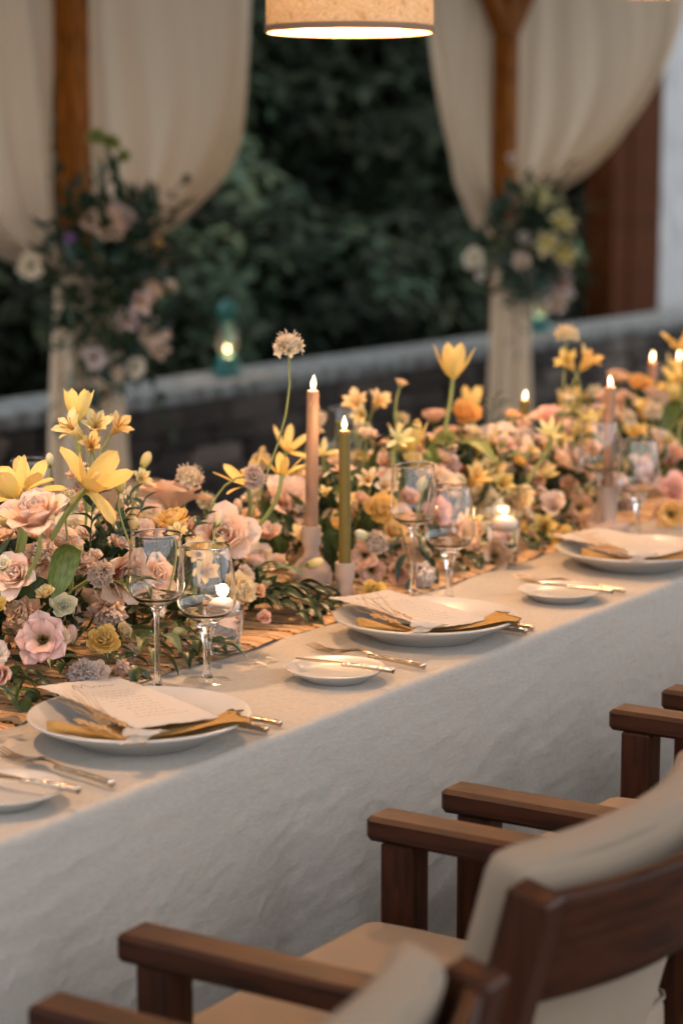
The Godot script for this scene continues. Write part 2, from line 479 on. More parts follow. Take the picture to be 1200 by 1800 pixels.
# a bloom at a place in the world, as a part of an arrangement
func bloom(g: Node3D, kind: String, tint: String, at: Vector3, r: float, face: Vector3, stem := 0, stem_end = null) -> MeshInstance3D:
	var k := rng.randi_range(0, 3)
	var h := head(kind, k)
	var pm: Material = M[tint] if rng.randf() < 0.4 else M["%s_%d" % [tint, rng.randi_range(0, 2)]]
	var o := put(kind, h[0], g, pm)
	var dir := face.normalized()
	var bs := Basis(Quaternion(Vector3.UP, dir)) * Basis(Vector3.UP, rng.randf() * TAU)
	var sc := r * rng.randf_range(0.97, 1.05) * (1.2 if kind == "rose" else 1.1 if kind in ["alstroemeria", "lisianthus"] else 1.0)
	o.transform = Transform3D(bs * sc, at - g.position - dir * sc * SINK[kind])
	for p in h[1]:
		var q := put("petal", p[0], o, pm)
		q.rotation.y = p[1]
	if kind in ["bud", "spray_rose", "ranunculus"] or (kind == "rose" and face.y < 0.4):
		var c := put("calyx", calyx_mesh(), o, M.leaf_lime if kind == "bud" else M.leaf_mid)
		c.position.y = UNDER[kind] - 0.06
		if kind != "bud": c.scale = Vector3.ONE * 0.9
	if stem > 0:
		var p0: Vector3 = at - dir * sc * (SINK[kind] - UNDER[kind]) * 0.97
		var end := Vector3(p0.x + rng.randf_range(-0.05, 0.05), TOP + 0.06, lerpf(p0.z, -2.24, 0.5)) if stem_end == null else stem_end as Vector3
		var len := p0.distance_to(end)
		var c1 := p0 - dir * len * 0.4
		var c2 := end + Vector3(rng.randf_range(-0.03, 0.03), len * 0.35, 0)
		var thick: float = {"tulip_cup": 0.0042, "tulip_open": 0.0045, "tulip_star": 0.004, "scabiosa": 0.0018, "bud": 0.0016, "rose": 0.0032}.get(kind, 0.0022)
		var inv := o.transform.affine_inverse()
		var pts: Array = []
		var rad: Array = []
		for i in 9:
			var q := p0.bezier_interpolate(c1, c2, end, i / 8.0) - g.position
			pts.append(inv * q); rad.append(thick / sc)
		var b := Mb.new()
		b.tube(pts, rad, 7)
		put("stem", b.build(M.stem), o)
	return o

# leaves: length 1 along +z, lying in the xz plane
func leaf_mesh(shape: int) -> ArrayMesh:
	return one_petal("leaf%d" % shape, func(b):
		var w: float = [0.16, 0.24, 0.12, 0.33][shape]
		b.colored = true
		b.grid(7, 4, func(u: float, v: float):
			var t: float = v * 2.0 - 1.0
			var half := w * pow(sin(PI * pow(u, 0.8)), 0.85) * (1.0 - 0.25 * u) + 0.004
			var droop := -0.28 * u * u + 0.08 * sin(u * 3.0)
			return [Vector3(t * half, droop + absf(t) * half * 0.45 + 0.015 * sin(t * 3.0 + u * 7.0), u), Color(1, 1, 1).darkened(0.12 * (1 - absf(t)))]))

func sprig(g: Node3D, from: Vector3, dir: Vector3, length: float, n: int, size: float, shape: int, m: String, sag := 0.35, called := "sprig") -> void:
	var d := dir.normalized()
	var b := Mb.new()
	var pts: Array = []
	var rad: Array = []
	for i in 8:
		var t := i / 7.0
		pts.append(d * length * t + Vector3(0, -sag * length * t * t, 0))
		rad.append(lerpf(0.0018, 0.0007, t))
	b.tube(pts, rad, 5)
	var o := put(called, b.build(M.stem_dark), g)
	o.position = from - g.position
	for i in n:
		var t := (i + 1.0) / n
		var p: Vector3 = pts[0].lerp(pts[7], t)
		p = d * length * t + Vector3(0, -sag * length * t * t, 0)
		var along := (d + Vector3(0, -2.0 * sag * t, 0)).normalized()
		var side := along.cross(Vector3.UP).normalized()
		if side.length() < 0.5: side = Vector3.RIGHT
		var s := 1.0 if i % 2 == 0 else -1.0
		var f := (along * (0.75 if i < n - 1 else 3.0) + side * s * rng.randf_range(0.7, 1.0) + Vector3(0, rng.randf_range(-0.15, 0.45), 0)).normalized()
		var l := put("leaf", leaf_mesh(shape), o, M[m])
		var up := (Vector3.UP + side * rng.randf_range(-0.5, 0.5) + along * rng.randf_range(-0.3, 0.2)).normalized()
		var x := up.cross(f).normalized()
		var sz := size * rng.randf_range(0.75, 1.15)
		l.transform = Transform3D(Basis(x, f.cross(x), f) * sz, p)

# leaves that nobody could count, in the heart of an arrangement
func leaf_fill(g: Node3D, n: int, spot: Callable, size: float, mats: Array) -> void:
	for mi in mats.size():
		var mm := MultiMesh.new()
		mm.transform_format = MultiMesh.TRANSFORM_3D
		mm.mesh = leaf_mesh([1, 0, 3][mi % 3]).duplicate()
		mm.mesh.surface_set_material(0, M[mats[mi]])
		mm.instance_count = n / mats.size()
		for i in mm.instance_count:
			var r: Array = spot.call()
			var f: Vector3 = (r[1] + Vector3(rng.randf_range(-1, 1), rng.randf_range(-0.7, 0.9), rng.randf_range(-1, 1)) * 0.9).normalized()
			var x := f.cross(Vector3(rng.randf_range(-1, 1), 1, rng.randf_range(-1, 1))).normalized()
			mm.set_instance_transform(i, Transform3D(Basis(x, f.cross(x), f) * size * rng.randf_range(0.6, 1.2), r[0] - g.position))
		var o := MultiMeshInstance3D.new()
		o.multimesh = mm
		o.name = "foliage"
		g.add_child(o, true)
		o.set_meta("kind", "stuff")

# the low mound of an arrangement: fill flowers on its surface where none stands yet
func mound_spot(x0: float, x1: float, inside: float, sunk := 0.0) -> Array:
	var u := rng.randf()
	var x := lerpf(x0, x1, u)
	var e := pow(maxf(0.02, 1.0 - pow(absf(u * 2.0 - 1.0), 4.0)), 0.5)
	var a := rng.randf_range(0.06, 0.94) * PI
	var s := 1.0 - sunk - inside * rng.randf()
	var n := Vector3(0, sin(a), cos(a))
	return [Vector3(x, TOP + 0.012 + 0.20 * e * s * sin(a), -2.235 + 0.25 * (0.55 + 0.45 * e) * s * cos(a)), (n + Vector3((u - 0.5) * 0.7 * pow(absf(u * 2 - 1), 2.0), 0, 0)).normalized()]

# thin stems with small blooms that rise above the mound
func airy(g: Node3D, x0: float, x1: float, n: int, kinds: Array) -> void:
	for i in n:
		var s := mound_spot(x0, x1, 0.05)
		var base: Vector3 = s[0]
		if base.z > -2.02: base.z -= 0.12
		if absf(base.x - 3.2) < 0.16 or absf(base.x - 4.06) < 0.08 or absf(base.x - 5.18) < 0.1: continue
		var p := base + Vector3(rng.randf_range(-0.05, 0.05), rng.randf_range(0.035, 0.13), rng.randf_range(-0.02, 0.05))
		p.y = maxf(p.y, TOP + 0.2)
		var k: Array = kinds[rng.randi() % kinds.size()]
		bloom(g, k[0], k[1], p, k[2] * rng.randf_range(0.85, 1.15), Vector3(rng.randf_range(-0.6, 0.4), rng.randf_range(0.4, 1.0), rng.randf_range(0.0, 0.7)), 1, base - Vector3(0, 0.06, 0))

func fill(g: Node3D, x0: float, x1: float, n: int, kinds: Array) -> void:
	var used: Array = []
	for c in g.get_children():
		if c is MeshInstance3D and SINK.has(String(c.name).rstrip("0123456789")):
			used.append([c.position + g.position, c.scale.x])
	var made := 0
	for t in 2500:
		if made >= n: break
		var s := mound_spot(x0, x1, 0.12)
		var r := lerpf(0.017, 0.045, pow(rng.randf(), 1.4))
		var free := true
		for q in used:
			if q[0].distance_to(s[0]) < (q[1] + r) * 0.76:
				free = false
				break
		for q in KEEP:
			if absf(s[0].x - q.x) < 0.045 + r and s[0].z > q.y - 0.03: free = false
		if not free: continue
		used.append([s[0], r])
		made += 1
		var k: Array = kinds[rng.randi() % kinds.size()]
		var o := bloom(g, k[0], k[1], s[0], r, s[1] + Vector3(rng.randf_range(-0.3, 0.1), 0.15, 0.2))

# ---------------------------------------------------------------- table linen
func make_tablecloth() -> void:
	var x0 := 0.95
	var x1 := 6.95
	var zf := -1.622
	var zb := -2.74
	var folds := noise3(1.0, 4, true, 4)
	var soft_ := noise3(1.0, 8, false, 3)
	var prof: Array = []      # [y, z, how much it may crease]
	for i in 6: prof.append([lerpf(0.03, 0.70, i / 5.0), zb - 0.01, 0.5])
	for i in 5: prof.append([0.738 + 0.012 * sin(i * PI / 8.0), zb + 0.012 - 0.012 * cos(i * PI / 8.0), 0.1])
	for i in range(1, 22): prof.append([TOP, lerpf(zb + 0.012, zf - 0.012, i / 22.0), 0.0])
	for i in 6: prof.append([TOP - 0.012 + 0.012 * cos(i * PI / 10.0), zf - 0.012 + 0.012 * sin(i * PI / 10.0), 0.12])
	for i in range(1, 92):
		var t := i / 91.0
		prof.append([lerpf(TOP - 0.012, 0.01, t), zf + 0.012 * t, minf(1.0, t * 5.0 + 0.12)])
	var b := Mb.new()
	var net := FastNoiseLite.new()
	net.noise_type = FastNoiseLite.TYPE_CELLULAR
	net.cellular_return_type = FastNoiseLite.RETURN_DISTANCE2_SUB
	net.cellular_jitter = 1.0
	net.fractal_type = FastNoiseLite.FRACTAL_NONE
	net.frequency = 1.0
	net.seed = 12
	var warp := noise3(1.0, 19, false, 2)
	b.grid(900, prof.size() - 1, func(u: float, w: float):
		var p: Array = prof[int(round(w * (prof.size() - 1)))]
		var x: float = lerpf(x0, 1.6, u / 0.06) if u < 0.06 else lerpf(1.6, 4.2, (u - 0.06) / 0.82) if u < 0.88 else lerpf(4.2, x1, (u - 0.88) / 0.12)
		var y: float = p[0]
		var tilt := x * 0.085
		var cr := folds.get_noise_2d(x * 2.6, (y - tilt) * 13.0) * 0.5 + folds.get_noise_2d(x * 5.5 + 40.0, (y - tilt * 2.2) * 22.0) * 0.22
		cr = pow(clampf(0.5 + 0.62 * cr, 0.0, 1.0), 2.6) * 1.5
		var wx := x + 0.03 * warp.get_noise_2d(x * 7.0, y * 7.0)
		var wy := y - tilt + 0.02 * warp.get_noise_2d(x * 9.0 + 30.0, y * 9.0)
		var c1 := net.get_noise_2d(wx * 2.2, wy * 20.0) + 1.0
		var c2 := net.get_noise_2d(wx * 5.0 + 50.0, (wy + x * 0.04) * 36.0) + 1.0
		var lines := 0.0024 * exp(-c1 * 10.0) + 0.0016 * exp(-c2 * 9.0) + 0.0008 * c1
		var dia := maxf(0.0, folds.get_noise_2d((x + y * 1.3) * 6.0, (y - x * 0.75) * 5.0) - 0.25)
		var slow := soft_.get_noise_2d(x * 2.0, y * 1.2)
		var fine := folds.get_noise_2d(x * 6.0 + 7.0, (y - tilt * 1.6) * 46.0)
		var out: float = (0.0016 * warp.get_noise_1d(x * 11.0) if p[2] > 0.05 and p[2] < 0.3 else 0.0) + p[2] * (lines + 0.0014 * cr + 0.0007 * fine + 0.0012 * dia + 0.008 * slow * (1.0 - y / TOP))
		var lift := 0.0016 * soft_.get_noise_2d(x * 4.0, p[1] * 5.0) if p[2] < 0.2 else 0.0
		return Vector3(x, y + lift, p[1] + (out if p[1] > -2.0 else -out)))
	for e in [x0, x1]:
		var s := -1.0 if e == x0 else 1.0
		b.grid(20, 30, func(u: float, w: float):
			var q := Vector3(e + s * (0.003 + 0.012 * w), lerpf(TOP - 0.008, 0.02, w), lerpf(zb, zf, u if s < 0 else 1.0 - u))
			return q + Vector3(s * 0.006 * sin(u * 25.0) * w, 0, 0))
	tag(put("tablecloth", b.build(M.linen), self), "long creased off-white linen tablecloth falling to the floor", "tablecloth")

func runner_image() -> ImageTexture:
	var w := 384
	var h := 1024
	var im := Image.create(w, h, true, Image.FORMAT_RGB8)
	var g := RandomNumberGenerator.new()
	g.seed = 5
	var bases := [Color(0.80, 0.68, 0.52), Color(0.84, 0.75, 0.62), Color(0.76, 0.60, 0.42), Color(0.82, 0.70, 0.56), Color(0.78, 0.63, 0.48)]
	var x := 0
	var k := 0
	while x < w:
		var wd := [18, 3, 24, 3, 16, 17, 16, 3, 20, 3][k % 10] as int
		for xx in range(x, mini(w, x + wd)):
			for y in h:
				var c: Color = bases[(k * 3) % 5]
				match k % 10:
					1, 3, 7: c = Color(0.90, 0.85, 0.77)
					9: c = Color(0.40, 0.24, 0.13)
					5:
						var ph := absf(fposmod(y / 36.0, 1.0) - 0.5) * 2.0
						var mid := absf((xx - x) / float(wd) - 0.5) * 2.0
						c = Color(0.055, 0.042, 0.045) if ph + mid * 0.6 < 0.98 and not (ph < 0.3 and mid < 0.4) else Color(0.74, 0.56, 0.30)
					2: if fposmod(y / 64.0 + k * 0.3, 1.0) < 0.5 and absf(xx - x - wd * 0.6) < 4: c = Color(0.76, 0.45, 0.25)
				var j := 0.92 + 0.08 * g.randf()
				im.set_pixel(xx, y, Color(c.r * j, c.g * j, c.b * j))
		x += wd
		k += 1
	im.generate_mipmaps()
	return ImageTexture.create_from_image(im)

func make_runner() -> void:
	var m := mat("ikat", Color(0.92, 0.86, 0.8), 0.85)
	m.albedo_texture = runner_image()
	m.uv1_scale = Vector3(30.0, 1.0, 1)
	var rip := noise3(1.0, 15, false, 2)
	var b := Mb.new()
	for side in [0, 1]:
		b.grid(420, 36, func(u: float, w: float):
			var t: float = w if side == 0 else 1.0 - w
			var x: float = lerpf(1.1, 6.75, u)
			var edge := 0.012 * rip.get_noise_1d(x * 3.0) + 0.004 * sin(x * 21.0)
			var z := lerpf(-2.52, -1.952 + edge, t)
			var near := smoothstep(0.7, 1.0, t)
			var y := TOP + 0.0065 + 0.003 * rip.get_noise_2d(x * 6.0, z * 2.0) + 0.004 * near * sin(x * 34.0 + 3.0 * rip.get_noise_1d(x * 5.0)) * (0.6 + 0.4 * sin(x * 9.0))
			var bend := 0.03 * near * near + 0.012 * rip.get_noise_2d(x * 2.5 + 9.0, t * 2.0)
			return Vector3(x + bend, y - 0.0022 * side - 0.003 * smoothstep(0.97, 1.0, t), z))
	var o := put("table_runner", b.build(m), self)
	tag(o, "woven striped runner in orange, tan and black under the flowers", "table runner")

# ---------------------------------------------------------------- place settings
func make_setting() -> Dictionary:
	var s := {}
	var b := Mb.new()
	b.lathe([Vector2(0.0, 0.004), Vector2(0.080, 0.004), Vector2(0.083, 0.0), Vector2(0.088, 0.0), Vector2(0.092, 0.004), Vector2(0.112, 0.010), Vector2(0.135, 0.017), Vector2(0.1485, 0.0225), Vector2(0.1505, 0.0238), Vector2(0.1500, 0.0252), Vector2(0.1475, 0.0258), Vector2(0.132, 0.0215), Vector2(0.115, 0.0165), Vector2(0.106, 0.0125), Vector2(0.097, 0.0095), Vector2(0.0, 0.0085)], 72)
	for i in b.v.size(): b.v[i].y *= 1.4
	s.plate = b.build(M.ceramic)
	b = Mb.new()
	b.lathe([Vector2(0.0, 0.003), Vector2(0.040, 0.003), Vector2(0.042, 0.0), Vector2(0.046, 0.0), Vector2(0.049, 0.003), Vector2(0.066, 0.010), Vector2(0.0735, 0.0135), Vector2(0.0748, 0.0146), Vector2(0.0738, 0.0156), Vector2(0.066, 0.0132), Vector2(0.056, 0.0095), Vector2(0.050, 0.0072), Vector2(0.0, 0.0065)], 56)
	for i in b.v.size(): b.v[i].y *= 1.25
	s.bread = b.build(M.ceramic)
	# bamboo-jointed handle along +z from 0 to 0.105
	var bam := func(bb: Mb, z0: float, z1: float, r: float):
		var pts: Array = []
		var rad: Array = []
		var n := 40
		for i in n + 1:
			var t := float(i) / n
			pts.append(Vector3(0, r + 0.0005 + 0.0012 * sin(t * 3.0), lerpf(z0, z1, t)))
			var q := r * (0.8 + 0.25 * t)
			for k in [0.12, 0.42, 0.74]: q += 0.0013 * exp(-pow((t - k) / 0.018, 2.0)) - 0.0006 * exp(-pow((t - k) / 0.07, 2.0))
			if t > 0.97: q *= 1.12
			rad.append(q)
		bb.tube(pts, rad, 10)
	var blade := func(bb: Mb, len: float, wd: float):
		for sd in [1.0, -1.0]:
			bb.grid(14, 4, func(u: float, w: float):
				var t: float = w * 2.0 - 1.0
				var half := wd * 0.5 * (0.75 + 0.25 * sin(u * PI)) * pow(maxf(0.0, 1.0 - pow(1.0 - u, 9.0)), 0.5)
				var x: float = t * half * sd + (1.0 - u) * (1.0 - u) * wd * 0.22
				return Vector3(x, 0.0045 + sd * 0.0009 * (1.0 - t * t * 0.7) + 0.002 * u, lerpf(-len, 0.0, u)))
	for a in [["butter_knife", 0.085, 0.016], ["dinner_knife", 0.125, 0.02]]:
		var n := Node3D.new()
		b = Mb.new(); blade.call(b, a[1], a[2]); put("blade", b.build(M.cutlery, true), n)
		b = Mb.new(); bam.call(b, -0.002, 0.085 if a[0] == "butter_knife" else 0.1, 0.0042); put("handle", b.build(M.cutlery), n)
		s[a[0]] = n
	var f := Node3D.new()
	b = Mb.new()
	for i in 4:
		var x := (i - 1.5) * 0.0062
		b.tube([Vector3(x * 0.72, 0.0085, -0.045), Vector3(x, 0.0035, -0.075), Vector3(x, 0.004, -0.098), Vector3(x * 0.98, 0.0095, -0.122)], [0.0017, 0.0016, 0.0013, 0.0007], 6)
	put("tines", b.build(M.cutlery), f)
	b = Mb.new()
	for sd in [1.0, -1.0]:
		b.grid(12, 6, func(u: float, w: float):
			var t: float = w * 2.0 - 1.0
			var half := lerpf(0.0115, 0.0025, smoothstep(0.15, 0.62, u))
			return Vector3(t * half * sd, 0.0075 + 0.006 * sin(u * PI * 0.9) - 0.003 * (1.0 - t * t) * (1.0 - u) + sd * 0.0009, lerpf(-0.052, 0.012, u)))
	put("neck", b.build(M.cutlery, true), f)
	b = Mb.new(); bam.call(b, 0.0, 0.11, 0.0044); put("handle", b.build(M.cutlery), f)
	f.get_child(2).position.y = 0.002
	s.fork = f
	return s

func place_node(n: Node3D, called: String, at: Vector3, turn: float, tilt: float, label: String, cat: String, group: String) -> Node3D:
	var o: Node3D = n.duplicate()
	o.name = numbered(called)
	add_child(o, true)
	o.position = at
	o.rotation = Vector3(tilt, turn, 0)
	tag(o, label, cat, group)
	return o

func make_napkin(at: Vector3, k: int, label: String) -> void:
	var o := thing("napkin", at + Vector3(0, 0.008, 0), label, "napkin", "folded ochre napkins")
	var A := Vector3(-0.142, 0.0, -0.040)
	var B := Vector3(0.052, 0.0, 0.118)
	var d := (B - A).normalized()
	var side := d.cross(Vector3.UP)
	for l in 3:
		var b := Mb.new()
		b.grid(36, 12, func(u: float, w: float):
			var t: float = w * 2.0 - 1.0
			var s: float = u * (0.99 + 0.012 * l)
			var half := 0.047 * pow(maxf(0.0, 1.0 - pow(1.0 - minf(1.0, s * 2.2), 3.0)), 0.6) * (0.80 + 0.25 * s) - 0.011 * exp(-pow((s - 0.42) / 0.1, 2.0))
			var c := A.lerp(B, s)
			var rad := Vector2(c.x + side.x * t * half, c.z + side.z * t * half).length()
			var y := 0.0105 + 0.016 * smoothstep(0.09, 0.148, rad) + 0.0034 * l + 0.006 * (1.0 - t * t) * (1.0 - 0.5 * s)
			y += 0.0009 * sin(t * 7.0 + l * 2.0 + s * 3.0) + 0.0022 * sin(s * 8.0 + t * 2.0 + k)
			y -= 0.014 * smoothstep(0.150, 0.20, rad)
			return c + side * (t * half + 0.006 * l * (s - 0.5)) + Vector3(0, y, 0) + d * (0.008 * sin(t * 7.0 + k + l) * smoothstep(0.8, 1.0, s)))
		put("fold", b.build(M.napkin), o)
	var b2 := Mb.new()
	for l in 3:
		var pts: Array = []
		for i in 9:
			var t := i / 4.0 - 1.0
			var s := 0.99 + 0.012 * l
			var half := 0.047 * (0.80 + 0.25 * s)
			var c := A.lerp(B, s)
			var rad := Vector2(c.x + side.x * t * half, c.z + side.z * t * half).length()
			var y := 0.0105 + 0.016 * smoothstep(0.09, 0.148, rad) + 0.0034 * l + 0.006 * (1.0 - t * t) * (1.0 - 0.5 * s)
			y += 0.0009 * sin(t * 7.0 + l * 2.0 + s * 3.0) + 0.0022 * sin(s * 8.0 + t * 2.0 + k) - 0.014 * smoothstep(0.150, 0.20, rad)
			pts.append(c + side * (t * half + 0.006 * l * (s - 0.5)) + Vector3(0, y, 0) + d * 0.008 * sin(t * 7.0 + k + l))
		b2.tube(pts, [0.0011, 0.0011, 0.0011, 0.0011, 0.0011, 0.0011, 0.0011, 0.0011, 0.0011], 5)
	put("hem", b2.build(M.napkin_edge), o)

func card_image(k: int) -> ImageTexture:
	var im := Image.create(256, 448, true, Image.FORMAT_RGB8)
	im.fill(Color(0.95, 0.93, 0.91))
	var g := RandomNumberGenerator.new()
	g.seed = 60 + k
	for i in 9000:
		var v := 0.93 + 0.03 * g.randf()
		im.set_pixel(g.randi() % 256, g.randi() % 448, Color(v, v * 0.985, v * 0.965))
	var ink := Color(0.62, 0.52, 0.40)
	# the calligraphic heading: a large M and a running tail
	var strokes := [
		[Vector2(62, 84), Vector2(66, 70), Vector2(76, 52), Vector2(84, 36), Vector2(88, 34), Vector2(87, 60), Vector2(90, 72), Vector2(104, 50), Vector2(114, 36), Vector2(118, 36), Vector2(116, 60), Vector2(118, 76), Vector2(126, 76)],
		[Vector2(126, 76), Vector2(134, 62), Vector2(138, 72), Vector2(146, 74), Vector2(154, 62), Vector2(158, 74), Vector2(166, 64), Vector2(174, 70), Vector2(182, 74), Vector2(196, 66)]]
	for s in strokes:
		for i in s.size() - 1:
			var a: Vector2 = s[i]
			var c: Vector2 = s[i + 1]
			var wd := 2 if c.y > a.y else 1
			for j in 41:
				var p := a.lerp(c, j / 40.0)
				im.fill_rect(Rect2i(int(p.x), int(p.y), wd + 1, wd + 1), ink)
	# small lines of print, too small to read
	for r in 11:
		var wd := g.randi_range(80, 150)
		var x := 128 - wd / 2
		var y := 128 + r * 24
		while x < 128 + wd / 2:
			var word := g.randi_range(8, 22)
			for xx in range(x, x + word):
				if g.randf() < 0.72:
					im.fill_rect(Rect2i(xx, y + g.randi_range(0, 2), 1, g.randi_range(3, 6)), Color(0.70, 0.66, 0.62))
			x += word + 5
	im.generate_mipmaps()
	return ImageTexture.create_from_image(im)

func make_card(at: Vector3, turn: float, tilt: float, k: int, label: String) -> void:
	var m := mat("card%d" % k, Color(0.53, 0.52, 0.505), 0.85)
	m.albedo_texture = card_image(k)
	m.texture_repeat = false
	var dk := noise3(40.0, 90 + k, false, 3)
	var b := Mb.new()
	for sd in [0, 1]:
		b.grid(44, 30, func(u: float, w: float):
			var t: float = w if sd == 0 else 1.0 - w
			var x := (t - 0.5) * 0.132
			var z: float = (u - 0.5) * 0.236
			var ex := smoothstep(0.9, 1.0, absf(t * 2.0 - 1.0))
			var ez := smoothstep(0.94, 1.0, absf(u * 2.0 - 1.0))
			x += dk.get_noise_2d(z * 1.5, signf(x) * 3.0) * 0.004 * ex
			z += dk.get_noise_2d(x * 1.5, signf(z) * 5.0 + 2.0) * 0.004 * ez
			return Vector3(x, 0.0035 * cos(t * 3.0 + k) + 0.004 * sin(u * 2.6) - 0.0008 * sd, z))
	for i in b.uv.size(): b.uv[i] = Vector2(b.uv[i].y, b.uv[i].x)
	var o := put("menu_card", b.build(m), self)
	o.position = at
	o.rotation = Vector3(tilt, turn, 0)
	tag(o, label, "menu card", "menu cards laid on the napkins")

func make_wheat(at: Vector3, to: Vector3, k: int, label: String) -> void:
	var o := thing("wheat_sprig", at, label, "wheat sprig", "wheat sprigs on the napkins")
	var b := Mb.new()
	var d := (to - at).normalized()
	var side := d.cross(Vector3.UP).normalized()
	var g := RandomNumberGenerator.new()
	g.seed = 40 + k
	for e in 2:
		var off := side * (e - 0.5) * 0.014
		var d2 := (d + side * (e - 0.5) * 0.25).normalized()
		b.tube([off * 0.2, off + d2 * 0.06 + Vector3(0, 0.004, 0)], [0.0011, 0.001], 5)
		for i in 22:
			var t := i / 21.0
			var p := off + d2 * (0.055 + 0.06 * t) + Vector3(0, 0.006, 0)
			var a := i * 2.4
			var out := (side * cos(a) + Vector3.UP * absf(sin(a)) * 0.8).normalized()
			b.tube([p, p + d2 * 0.006 + out * 0.0035, p + d2 * 0.013 + out * 0.003], [0.0008, 0.0022, 0.0004], 5)
	put("ear", b.build(M.wheat), o)
	b = Mb.new()
	for i in 15:
		var p := d * (0.07 + 0.045 * g.randf()) + side * g.randf_range(-0.012, 0.012) + Vector3(0, 0.008, 0)
		var q := p + d * 0.05 + side * g.randf_range(-0.02, 0.02) + Vector3(0, g.randf_range(0.0, 0.022), 0)
		b.tube([p, q, q + d * 0.03 + side * g.randf_range(-0.014, 0.014) + Vector3(0, g.randf_range(0.0, 0.016), 0)], [0.0005, 0.0004, 0.0002], 4)
	put("awns", b.build(M.wheat), o)
	b = Mb.new()
	for e in 2:
		b.grid(16, 5, func(u: float, w: float):
			var t: float = w * 2.0 - 1.0
			var s := lerpf(-0.034, 0.045, u) if e == 0 else lerpf(-0.03, 0.03, u)
			return side * (s * (1.0 if e == 0 else 0.6)) + d * (0.012 * t + 0.012 * sin(s * 60.0 + e * 2.0) + 0.01) + Vector3(0, 0.0075 + 0.003 * sin(s * 90.0 + t * 2.0) - 0.02 * absf(s) * (1.0 if e == 0 else 0.0) + 0.004 * e, 0))
	put("ribbon", b.build(M.tulle), o)

func wine_glass(h: float, r: float, bowl: float, tulip: bool) -> Node3D:
	var n := Node3D.new()
	var y0 := h - bowl
	var rim := 0.78 if tulip else 0.86
	var p: Array = []
	for i in 29:
		var t := i / 28.0
		var rr := r * (sin(minf(1.0, t / 0.5) * PI / 2.0) if t < 0.5 else lerpf(1.0, rim, pow((t - 0.5) / 0.5, 1.6)))
		p.append(Vector2(maxf(rr, 0.0045), y0 + bowl * (0.32 * pow(t / 0.5, 1.8) if t < 0.5 else 0.32 + 0.68 * (t - 0.5) / 0.5)))
	p[0] = Vector2(0.0, y0 + 0.0004)
	var b := Mb.new()
	var shell := p.duplicate()
	shell.append(Vector2(p[28].x - 0.0007, h + 0.0008))
	for i in range(28, 0, -1):
		shell.append(Vector2(maxf(p[i].x - 0.0007, 0.002), p[i].y + (0.0016 if i < 9 else 0.0)))
	shell.append(Vector2(0.0, p[0].y + 0.0020))
	b.lathe(shell, 64)
	put("bowl", b.build(M.glass_bowl), n)
	b = Mb.new()
	var q: Vector2 = p[28]
	b.lathe([Vector2(q.x - 0.0007, h - 0.0008), Vector2(q.x + 0.0007, h - 0.0008), Vector2(q.x + 0.0009, h + 0.0002), Vector2(q.x, h + 0.0009), Vector2(q.x - 0.0009, h + 0.0002), Vector2(q.x - 0.0007, h - 0.0008)], 56)
	put("rim", b.build(M.glass), n)
	b = Mb.new()
	var s: Array = [Vector2(0.0, 0.0062), Vector2(0.008, 0.0064), Vector2(0.0058, 0.014), Vector2(0.0042, 0.035), Vector2(0.0038, y0 - 0.03), Vector2(0.0044, y0 - 0.012), Vector2(0.0075, y0 - 0.0035), Vector2(0.0105, y0 - 0.0003), Vector2(0.0, y0 - 0.0006)]
	if tulip:
		s = [Vector2(0.0, 0.0062), Vector2(0.009, 0.0064), Vector2(0.0068, 0.014), Vector2(0.0056, 0.03), Vector2(0.0058, y0 - 0.035), Vector2(0.0085, y0 - 0.02), Vector2(0.0135, y0 - 0.006), Vector2(0.0165, y0 - 0.0003), Vector2(0.0, y0 - 0.0006)]
	b.lathe(s, 28)
	put("stem", b.build(M.glass), n)
	b = Mb.new()
	b.lathe([Vector2(0.0355, 0.0005), Vector2(0.036, 0.0012), Vector2(0.034, 0.0021), Vector2(0.022, 0.0036), Vector2(0.013, 0.0052), Vector2(0.0085, 0.0062)], 48)
	put("foot", b.build(M.pane), n)
	return n

func flame_at(parent: Node3D, y: float, h: float, energy: float, k := 1.0, fm := "flame") -> void:
	var b := Mb.new()
	b.tube([Vector3(0, y - 0.001, 0), Vector3(0.0004, y + 0.003, 0), Vector3(0.0008, y + 0.007, 0)], [0.0008, 0.0008, 0.0006], 5)
	put("wick", b.build(M.wick), parent)
	b = Mb.new()
	b.lathe([Vector2(0.0, 0.0), Vector2(0.0022, 0.001), Vector2(0.0042, 0.005), Vector2(0.0046, 0.009), Vector2(0.0036, 0.014), Vector2(0.0018, 0.019), Vector2(0.0, h)], 12, Vector3(0, 0, 0))
	var f := put("flame", b.build(M[fm]), parent)
	f.position.y = y + 0.004
	f.scale = Vector3(k, k * rng.randf_range(0.85, 1.15), k)
	f.rotation = Vector3(rng.randf_range(-0.12, 0.12), 0, rng.randf_range(-0.14, 0.14))
	var l := OmniLight3D.new()
	l.name = "flame_light"
	l.light_color = Color(1.0, 0.80, 0.56)
	l.light_energy = energy
	l.light_size = 0.004
	l.omni_range = 12.0; l.omni_attenuation = 2.0
	l.shadow_enabled = true
	l.position = Vector3(0, y + 0.013, 0)
	parent.add_child(l, true)

